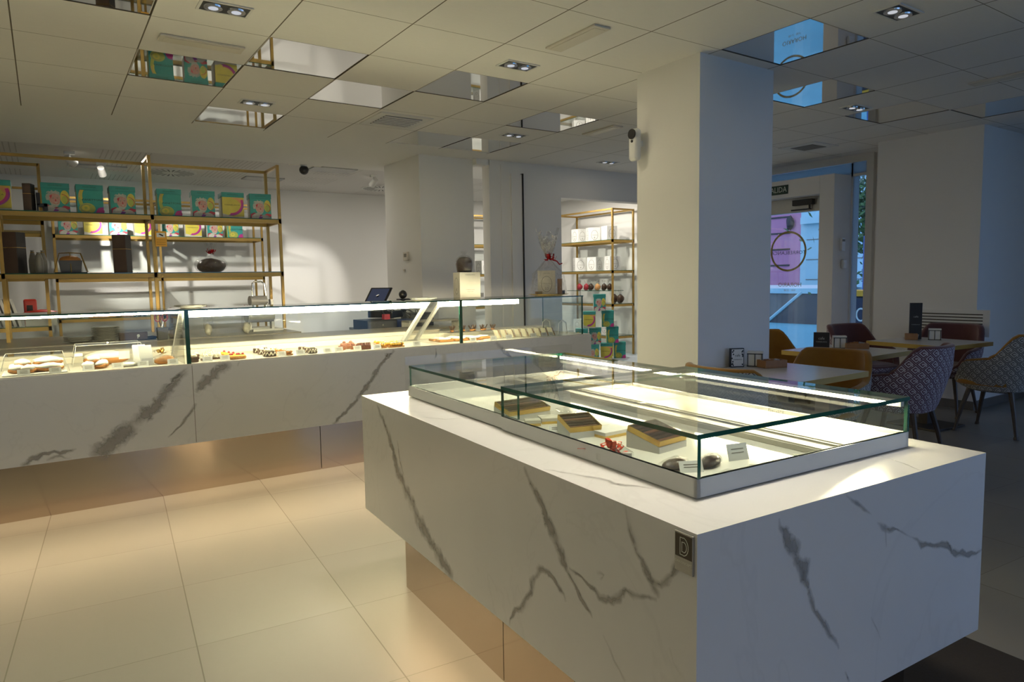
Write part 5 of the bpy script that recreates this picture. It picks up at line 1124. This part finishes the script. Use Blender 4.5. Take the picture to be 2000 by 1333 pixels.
def show_card(label, px, py, w_=.05, h=.036, tilt=-20, mt='taggrey', z=.873):
    q = ipos(px, py, z); t = thing('show_card', label, 'card', (q.x, q.y, z), TH+R(tilt)); g = MB(); g.add([(-w_/2, 0, 0), (w_/2, 0, 0), (w_/2, .014, h), (-w_/2, .014, h)], [(0, 1, 2, 3)]); g.add([(-w_/2, .0015, 0), (w_/2, .0015, 0), (w_/2, .0155, h), (-w_/2, .0155, h)], [(0, 3, 2, 1)]); g.obj('card', M[mt], t)
    g = MB()
    for k in range(2): a = .45+.22*k; g.add([(-w_*.32, .014*a-.0006, h*a), (w_*.3, .014*a-.0006, h*a), (w_*.3, .014*a-.0002, h*a+.002), (-w_*.32, .014*a-.0002, h*a+.002)], [(0, 1, 2, 3)])
    g.obj('printed_lines', M['greyink'], t)
show_card('grey card standing at the back of the case near the step', 1103, 783); show_card('white card standing near the front corner of the case', 1444, 900, .062, .042, -12, 'card'); show_card('white card lying before the middle chocolate box', 1088, 846, .05, .02, -30, 'card'); show_card('clear edged card in the front corner of the case', 1352, 924, .06, .026, -25, 'card')
q = ipos(1195, 884, .885); t = thing('bow_packet', 'clear packet with a bright red ribbon bow in the case', 'packet', (q.x, q.y, .873), TH+R(-20))
MB().box(-.05, -.035, 0, .05, .035, .018).obj('packet', M['acryl'], t, bevel=.003); MB().box(.02, -.03, .001, .045, -.01, .014).obj('sweet_block', M['card'], t)
g = MB(); bow(g, (0, 0, .022), .034, 4, 11); g.ribbon([(-.02, .0, .022), (-.05, .02, .020), (-.085, .04, .018)], .006, (.4, 1, 0)); g.obj('ribbon_bow', M['redorange'], t)
for k, (px, py, lb, rz) in enumerate(((1318, 908, 'dark wrapped chocolate bar, the left of two by the case corner', 0), (1388, 902, 'dark wrapped chocolate bar, the right of two by the case corner', 20))):
    q = ipos(px, py, .885); t = thing('wrapped_chocolate', lb, 'chocolate', (q.x, q.y, .873), TH+R(rz)); MB().blob((0, 0, .013), (.042, .02, .014), 3+k, .10, 14, 7, flat=.013).obj('chocolate', M['choc'], t, smooth=True); MB().blob((0, 0, .014), (.048, .024, .018), 5+k, .12, 14, 7, flat=.0135).obj('film', M['cello'], t, smooth=True)
for k, (px, py) in enumerate(((1386, 942), (1424, 930), (1474, 920), (1522, 908), (1564, 899))):
    q = ipos(px, py, .88); t = thing('bonbon', 'small dark bonbon in a clear cube along the case front, %s' % ['nearest the corner', 'second', 'third', 'fourth', 'farthest right'][k], 'chocolate', (q.x, q.y, .873), TH+.2*k, 'bonbons in clear cubes')
    MB().box(-.011, -.011, 0, .011, .011, .013).obj('bonbon_sweet', M['choc'], t, bevel=.003); MB().box(-.019, -.016, 0, .019, .016, .018).obj('clear_cube', M['acryl'], t)
# ================================================================ tables
def table(x, y, rz, label, s=.70):
    t = thing('cafe_table', label, 'table', (x, y, 0), rz); h = s/2
    MB().box(-h+.004, -h+.004, .716, h-.004, h-.004, .75).obj('tabletop', M['tabletop'], t)
    g = MB()
    for a, b, c_, d in ((-h, -h, h, -h+.004), (-h, h-.004, h, h), (-h, -h+.004, -h+.004, h-.004), (h-.004, -h+.004, h, h-.004)): g.box(a, b, .715, c_, d, .7495)
    g.obj('edge_band', M['goldpaint'], t); MB().box(-.04, -.04, .02, .04, .04, .716).obj('column', M['iron'], t); MB().box(-.22, -.22, 0, .22, .22, .018).obj('base', M['iron'], t, bevel=.003); return t
table(3.86, 2.605, 0, 'white square cafe table against the pillar, nearest the island', .69); table(5.235, 3.0, R(1), 'white gold edged cafe table between the ochre and mauve chairs', .69); table(6.42, 2.93, R(-6), 'white gold edged cafe table at the right before the wall vent', .70)
# ================================================================ chairs
def make_chair(vel, key, label):
    t = thing('tub_chair', label, 'chair', (0, 0, 0)); N, K = 52, 9
    def top(a):   # a: angle from the back, 0..pi
        a = abs(a)/math.pi; s = max(0, min(1, (a-.26)/.22)); s = s*s*(3-2*s); f = max(0, min(1, (a-.50)/.20)); e = max(0, min(1, (a-.66)/.15)); e = e*e*(3-2*e); return .835-.20*s-.03*f-.145*e
    def prof(a, v, off):
        # superellipse plan: sits wider at the top
        ca, sa = math.cos(a), math.sin(a); n = 2.6
        r = (abs(ca)**n+abs(sa)**n)**(-1/n); k = .215+.075*min(1, v*1.5)**.8; zt = top(a); z = .375+(zt-.375)*v
        back = .03*v if ca > 0 else 0
        return Vector((sa*r*(k+off)*1.02, -(ca*r*(k+off)+back*ca), z))
    A = R(180); vs = []; 
    for i in range(N+1):
        a = -A+2*A*i/N
        for j in range(K+1): vs.append(prof(a, j/K, 0))
    f = []; uv = []
    for i in range(N):
        for j in range(K):
            b = i*(K+1)+j; f.append((b, b+1, b+K+2, b+K+1)); U = lambda q, i_, j_: ((-A+2*A*i_/N)*.29, vs[q].z)
            uv.append([U(b, i, j), U(b+1, i, j+1), U(b+K+2, i+1, j+1), U(b+K+1, i+1, j)])
    MB().add(vs, f, 0, uv).obj('outer_shell', M[key], t, smooth=True)
    vi = []
    for i in range(N+1):
        a = -A+2*A*i/N
        for j in range(K+1): vi.append(prof(a, j/K, -.045))
    g = MB(); g.add(vi, [(i*(K+1)+j, (i+1)*(K+1)+j, (i+1)*(K+1)+j+1, i*(K+1)+j+1) for i in range(N) for j in range(K)])
    g.obj('backrest', M[vel], t, smooth=True)
    g = MB(); R_ = []; S_ = 6     # rolled rim closing outer and inner skins, incl. the two arm fronts
    ring = [vs[K]]; path = [(vs[i*(K+1)+K], vi[i*(K+1)+K]) for i in range(N+1)]
    v2 = []
    for idx, (o_, i_) in enumerate(path):
        o_, i_ = Vector(o_), Vector(i_); m_ = (o_+i_)/2; h = (o_-i_)/2
        out = Vector((0, 0, 1))
        for s_ in range(S_+1):
            b = math.pi*s_/S_; v2.append(m_+h*math.cos(b)+out*(h.length*.75*math.sin(b)))
    g.add(v2, [(a*(S_+1)+s_, (a+1)*(S_+1)+s_, (a+1)*(S_+1)+s_+1, a*(S_+1)+s_+1) for a in range(len(path)-1) for s_ in range(S_)]); g.obj('piped_rim', M[vel], t, smooth=True)
    g = MB(); v3 = []; n = 28
    for (k, z) in ((.0, .405), (.20, .405), (.245, .415), (.252, .445), (.235, .475), (.19, .488), (0, .492)):
        for q_ in range(n):
            a = 2*math.pi*q_/n; ca, sa = math.cos(a), math.sin(a); r = (abs(ca)**3+abs(sa)**3)**(-1/3); v3.append((sa*r*k, .02-ca*r*k+(.015 if k else 0), z))
    g.add(v3, [(i*n+k, i*n+(k+1) % n, (i+1)*n+(k+1) % n, (i+1)*n+k) for i in range(6) for k in range(n)]); g.obj('seat', M[vel], t, smooth=True)
    g = MB(); v4 = []; uv = []
    for (k, z) in ((0, .352), (.15, .352), (.195, .365), (.216, .395), (.222, .43)):
        for q_ in range(n):
            a = 2*math.pi*q_/n; ca, sa = math.cos(a), math.sin(a); r = (abs(ca)**2.6+abs(sa)**2.6)**(-1/2.6); v4.append((sa*r*k*1.02, -ca*r*k, z))
    g.add(v4, [(i*n+k, i*n+(k+1) % n, (i+1)*n+(k+1) % n, (i+1)*n+k) for i in range(4) for k in range(n)], 0, [[(k*.06, i*.04), ((k+1)*.06, i*.04), ((k+1)*.06, i*.04+.04), (k*.06, i*.04+.04)] for i in range(4) for k in range(n)]); g.obj('underside', M[key], t, smooth=True)
    for sx in (-1, 1):
        for sy in (-1, 1): g = MB(); g.tube([(sx*.15, sy*.15, .38), (sx*.185, sy*.19, .21), (sx*.215, sy*.225, .02)], [.021, .017, .012], 8); g.cyl((sx*.215, sy*.225, .022), (sx*.218, sy*.228, 0), .016, .019, 10); g.obj('leg', M['legwood'], t, smooth=False)
    return t
ch_o = make_chair('ochre', 'keygrey', 'ochre velvet tub chair with patterned back, directly behind the glass case'); ch_o.location = (3.33, 2.52, 0); ch_o.rotation_euler = (0, 0, R(-90))
dup(ch_o, (4.47, 2.72, 0), R(99), 'ochre velvet tub chair facing the viewer between the two nearer tables', scale=.96)
dup(ch_o, (5.42, 3.70, 0), R(176), 'ochre velvet tub chair half hidden behind the pillar, before the entrance')
ch_m = make_chair('mauve', 'keymauve', 'mauve tub chair with patterned back turned to the viewer, nearest at the right'); ch_m.location = (5.12, 2.52, 0); ch_m.rotation_euler = (0, 0, R(4))
dup(ch_m, (6.62, 3.62, 0), R(170), 'mauve velvet tub chair before the narrow entrance window')
dup(ch_m, (7.12, 3.10, 0), R(92), 'mauve velvet tub chair against the wall vent')
ch_g = dup(ch_o, (6.60, 2.45, 0), R(0), 'grey patterned tub chair with ochre rim at the right edge')
# ---- table sets
def napkins(x, y, z, rz, lb):
    t = thing('napkin_holder', lb, 'napkin holder', (x, y, z), rz)
    MB().box(-.05, -.03, .004, .05, .03, .10).obj('napkins', M['paper'], t)
    g = MB()
    for sy in (-.034, .034):
        for sx in (-.045, 0, .045): g.tube([(sx, sy, .003), (sx, sy, .085)], .003, 5)
        g.tube([(-.05, sy, .085), (.05, sy, .085)], .003, 5)
    g.tube([(-.05, -.034, .003), (.05, -.034, .003), (.05, .034, .003), (-.05, .034, .003)], .003, 5, closed=True); g.obj('wire_frame', M['black'], t)
def tray(x, y, z, rz, lb, W_=.14, D=.09, h=.045):
    t = thing('wooden_tray', lb, 'tray', (x, y, z), rz); g = MB(); e = .006
    g.box(-W_/2, -D/2, 0, W_/2, D/2, .005); g.box(-W_/2, -D/2, .005, W_/2, -D/2+e, h); g.box(-W_/2, D/2-e, .005, W_/2, D/2, h); g.box(-W_/2, -D/2+e, .005, -W_/2+e, D/2-e, h); g.box(W_/2-e, -D/2+e, .005, W_/2, D/2-e, h); g.obj('box', M['wood'], t, bevel=.002)
    r_ = random.Random(4)
    for k in range(5): o = MB().box(-.022, -.004, 0, .022, .004, .045).obj('sugar_sachet', M['silverplate' if k % 2 else 'pastry'], t); o.location = (r_.uniform(-.035, .035), r_.uniform(-.02, .02), .008); o.rotation_euler = (r_.uniform(-.5, .5), r_.uniform(-.3, .3), r_.uniform(0, 1))
def menu(x, y, z, rz, lb, W_, h, front='card'):
    t = thing('menu_card', lb, 'menu', (x, y, z), rz); MB().box(-W_/2, -.012, 0, W_/2, .012, h).obj('holder', M['black'], t, bevel=.002); g = MB(); F_ = Matrix(((1, 0, 0, 0), (0, 0, -1, -.0125), (0, 1, 0, 0), (0, 0, 0, 1)))
    flat(g, F_, [(-W_*.44, .006), (W_*.44, .006), (W_*.44, h-.006), (-W_*.44, h-.006)], 0, 0); r_ = random.Random(3)
    if front == 'card':
        for k in range(14): a, b = r_.choice([-1, 1])*r_.uniform(.28, .42)*W_, r_.uniform(.08, .92)*h; ell(g, F_, a, b, .005, .006, 1, 2, 7)
    put_text(g, 'cafe', W_*.25, F_ @ Matrix.Translation((0, h*.62, .001)), 1); put_text(g, 'TORREBLANCA', W_*.10, F_ @ Matrix.Translation((0, h*.40, .001)), 1)
    g.obj('printed_sheet', [M[front], M['ink' if front == 'card' else 'silverplate']], t)
menu(3.775, 2.915, .7505, R(-25), 'black framed menu card with spotted white sheet against the pillar', .095, .125); napkins(3.90, 2.86, .7505, R(-60), 'wire napkin holder on the table against the pillar'); tray(3.93, 2.755, .7505, R(-20), 'wooden sugar box on the table against the pillar', .16, .10, .05)
menu(5.25, 3.22, .7505, R(-60), 'dark menu card on the table before the entrance', .12, .13, 'darkbox'); napkins(5.36, 3.13, .7505, R(-50), 'wire napkin holder on the table before the entrance'); tray(5.42, 3.02, .7505, R(-50), 'wooden sugar box on the table before the entrance', .17, .10, .045)
menu(6.56, 3.11, .7505, R(-55), 'tall black menu stand on the right hand table', .10, .33, 'darkbox'); napkins(6.60, 2.96, .7505, R(-65), 'wire napkin holder beside the tall menu stand'); tray(6.47, 3.10, .7505, R(-60), 'small wooden sugar box left of the tall menu stand', .10, .08, .055)
# ================================================================ outside
struct(MB().box(9.1, -30, -.25, 40, 45, -.10).box(-20, -30, -.25, 9.1, -3.6, -.1).box(8.3, 3.9, -.25, 9.1, 45, -.1).obj('pavement', M['pave']))
q0 = onpl(1498, 560, (24, 0, 0), (1, 0, 0)); q1 = onpl(1562, 560, (24, 0, 0), (1, 0, 0)); q2 = onpl(1640, 560, (24, 0, 0), (1, 0, 0))
t = thing('street_building', 'pale stone building across the street beside the pink wall', 'building', (0, 0, 0))
MB().box(24, q1.y-14, -.1, 26, q1.y, 12).obj('stone_wall', M['stonewall'], t)
g = MB()
for k in range(9): g.box(23.985, q1.y-14, .4+k*.75, 24, q1.y-.25, .43+k*.75)
g.obj('stone_joint', M['greyink'], t); MB().box(23.8, q1.y-4, 3.25, 24, q1.y-.1, 3.5).obj('cornice', M['stonewall'], t)
t = thing('pink_building', 'pink rendered wall with dark horizontal lines seen through the door', 'building', (0, 0, 0)); MB().box(24, q1.y, -.1, 26, q1.y+14, 12).obj('pink_wall', M['pinkwall'], t)
g = MB()
for k in range(7): g.box(23.97, q1.y+.45, 1.7+k*.62, 24, q1.y+12, 1.76+k*.62)
g.obj('dark_band', M['black'], t); MB().blob((23.9, q1.y+.4, 3.35), (.12, .16, .26), 3, .2, 10, 8).obj('wall_lamp', M['black'], t)
a = onz(1590, 628, -.1); b = Vector((a.x, a.y+5, 0)); t = thing('rubbish_skip', 'large rusty skip with sloping end standing in the street', 'skip', (19.5, a.y*19.5/a.x, -.1))
g = MB(); Y_ = 5.0; g.add([(-1, -.7, 0), (.9, -.7, 0), (.9, Y_, 0), (-1, Y_, 0), (-1, -1.0, .95), (.9, -1.0, .95), (.9, Y_, .95), (-1, Y_, .95)], [(0, 1, 5, 4), (1, 2, 6, 5), (2, 3, 7, 6), (3, 0, 4, 7), (0, 3, 2, 1)]); g.obj('tub', M['skip'], t)
g = MB(); g.add([(-1.02, -1.0, .95), (-1.02, -.7, 0), (-1.02, .9, .0), (-1.02, -.3, .95)], [(0, 1, 2, 3)]); g.obj('dark_side_panel', M['skipdark'], t)
g = MB(); g.tube([(-1.03, .95, 0), (-1.03, -.25, .95)], .05, 6); g.obj('rib', M['stonewall'], t)
g = MB(); g.box(-1.06, -1.1, .90, -.95, Y_, 1.05); g.box(.9, -1.1, .9, 1.0, Y_, 1.05); g.obj('rim', M['stonewall'], t)
g = MB(); g.add([(-1, -.9, 1.0), (-1, Y_, 1.0), (.9, Y_, 1.12), (.9, -.9, 1.12)], [(0, 1, 2, 3)]); g.obj('tarpaulin', M['card'], t)
q = onz(1689, 636, -.1); t = thing('street_bin', 'dark blue bin with a yellow band and white graffiti in the street', 'bin', (12.5, q.y*12.5/q.x, -.1), R(0))
MB().box(-.4, -.45, 0, .4, .45, 1.05).obj('body', M['binb'], t, bevel=.05); MB().box(-.42, -.47, 1.05, .42, .47, 1.15).obj('lid_band', M['signyellow'], t); g = MB(); F_ = Matrix(((0, 0, -1, -.401), (-1, 0, 0, 0), (0, 1, 0, 0), (0, 0, 0, 1))); arc(g, F_, -.12, .72, .08, .11, .03, 0, 360, 0, 2); arc(g, F_, .14, .72, .08, .11, .03, 0, 360, 0, 2); g.obj('graffiti', M['letter'], t)
q = onz(1689, 600, 0); t = thing('street_tree', 'green tree seen through the narrow entrance window', 'tree', (15.5, 15.5*math.tan(R(90)-YW-math.atan(691/F)), -.1))
MB().tube([(0, 0, 0), (.05, 0, 1.6), (0, .1, 2.8)], [.10, .08, .05], 8).obj('trunk', M['legwood'], t)
g = MB(); r_ = random.Random(1)
for k in range(2600):
    c_ = Vector((r_.gauss(0, .9), r_.gauss(-.25, .22), 2.9+r_.gauss(0, .75))); d = Vector((r_.uniform(-1, 1), r_.uniform(-1, 1), r_.uniform(-1, 1))).normalized()*.09; e = d.orthogonal().normalized()*.045; g.poly([c_-d, c_+e, c_+d, c_-e])
g.obj('crown', M['leaf'], t)
t = thing('street_tree', 'nearer leafy branch at the top of the narrow entrance window', 'tree', (10.2, 10.2*math.tan(R(90)-YW-math.atan(685/F)), -.1))
MB().tube([(0, -1.0, 0), (0, -.95, 2.2), (0, -.4, 3.3)], [.09, .07, .04], 8).obj('trunk', M['legwood'], t)
g = MB()
for k in range(500):
    c_ = Vector((r_.gauss(0, .3), r_.gauss(-.15, .12), 3.35+r_.gauss(0, .2))); d = Vector((r_.uniform(-1, 1), r_.uniform(-1, 1), r_.uniform(-1, 1))).normalized()*.10; e = d.orthogonal().normalized()*.06; g.poly([c_-d, c_+e, c_+d, c_-e])
g.obj('crown', M['leaf'], t)
tag(MB().cyl((0, 0, 0), (0, 0, 2.2), .09, n=14).obj('blue_post', M['bluep'], loc=(13.6, 13.6*math.tan(R(90)-YW-math.atan(694/F)), -.1)), 'bright blue post behind the bin', 'post')
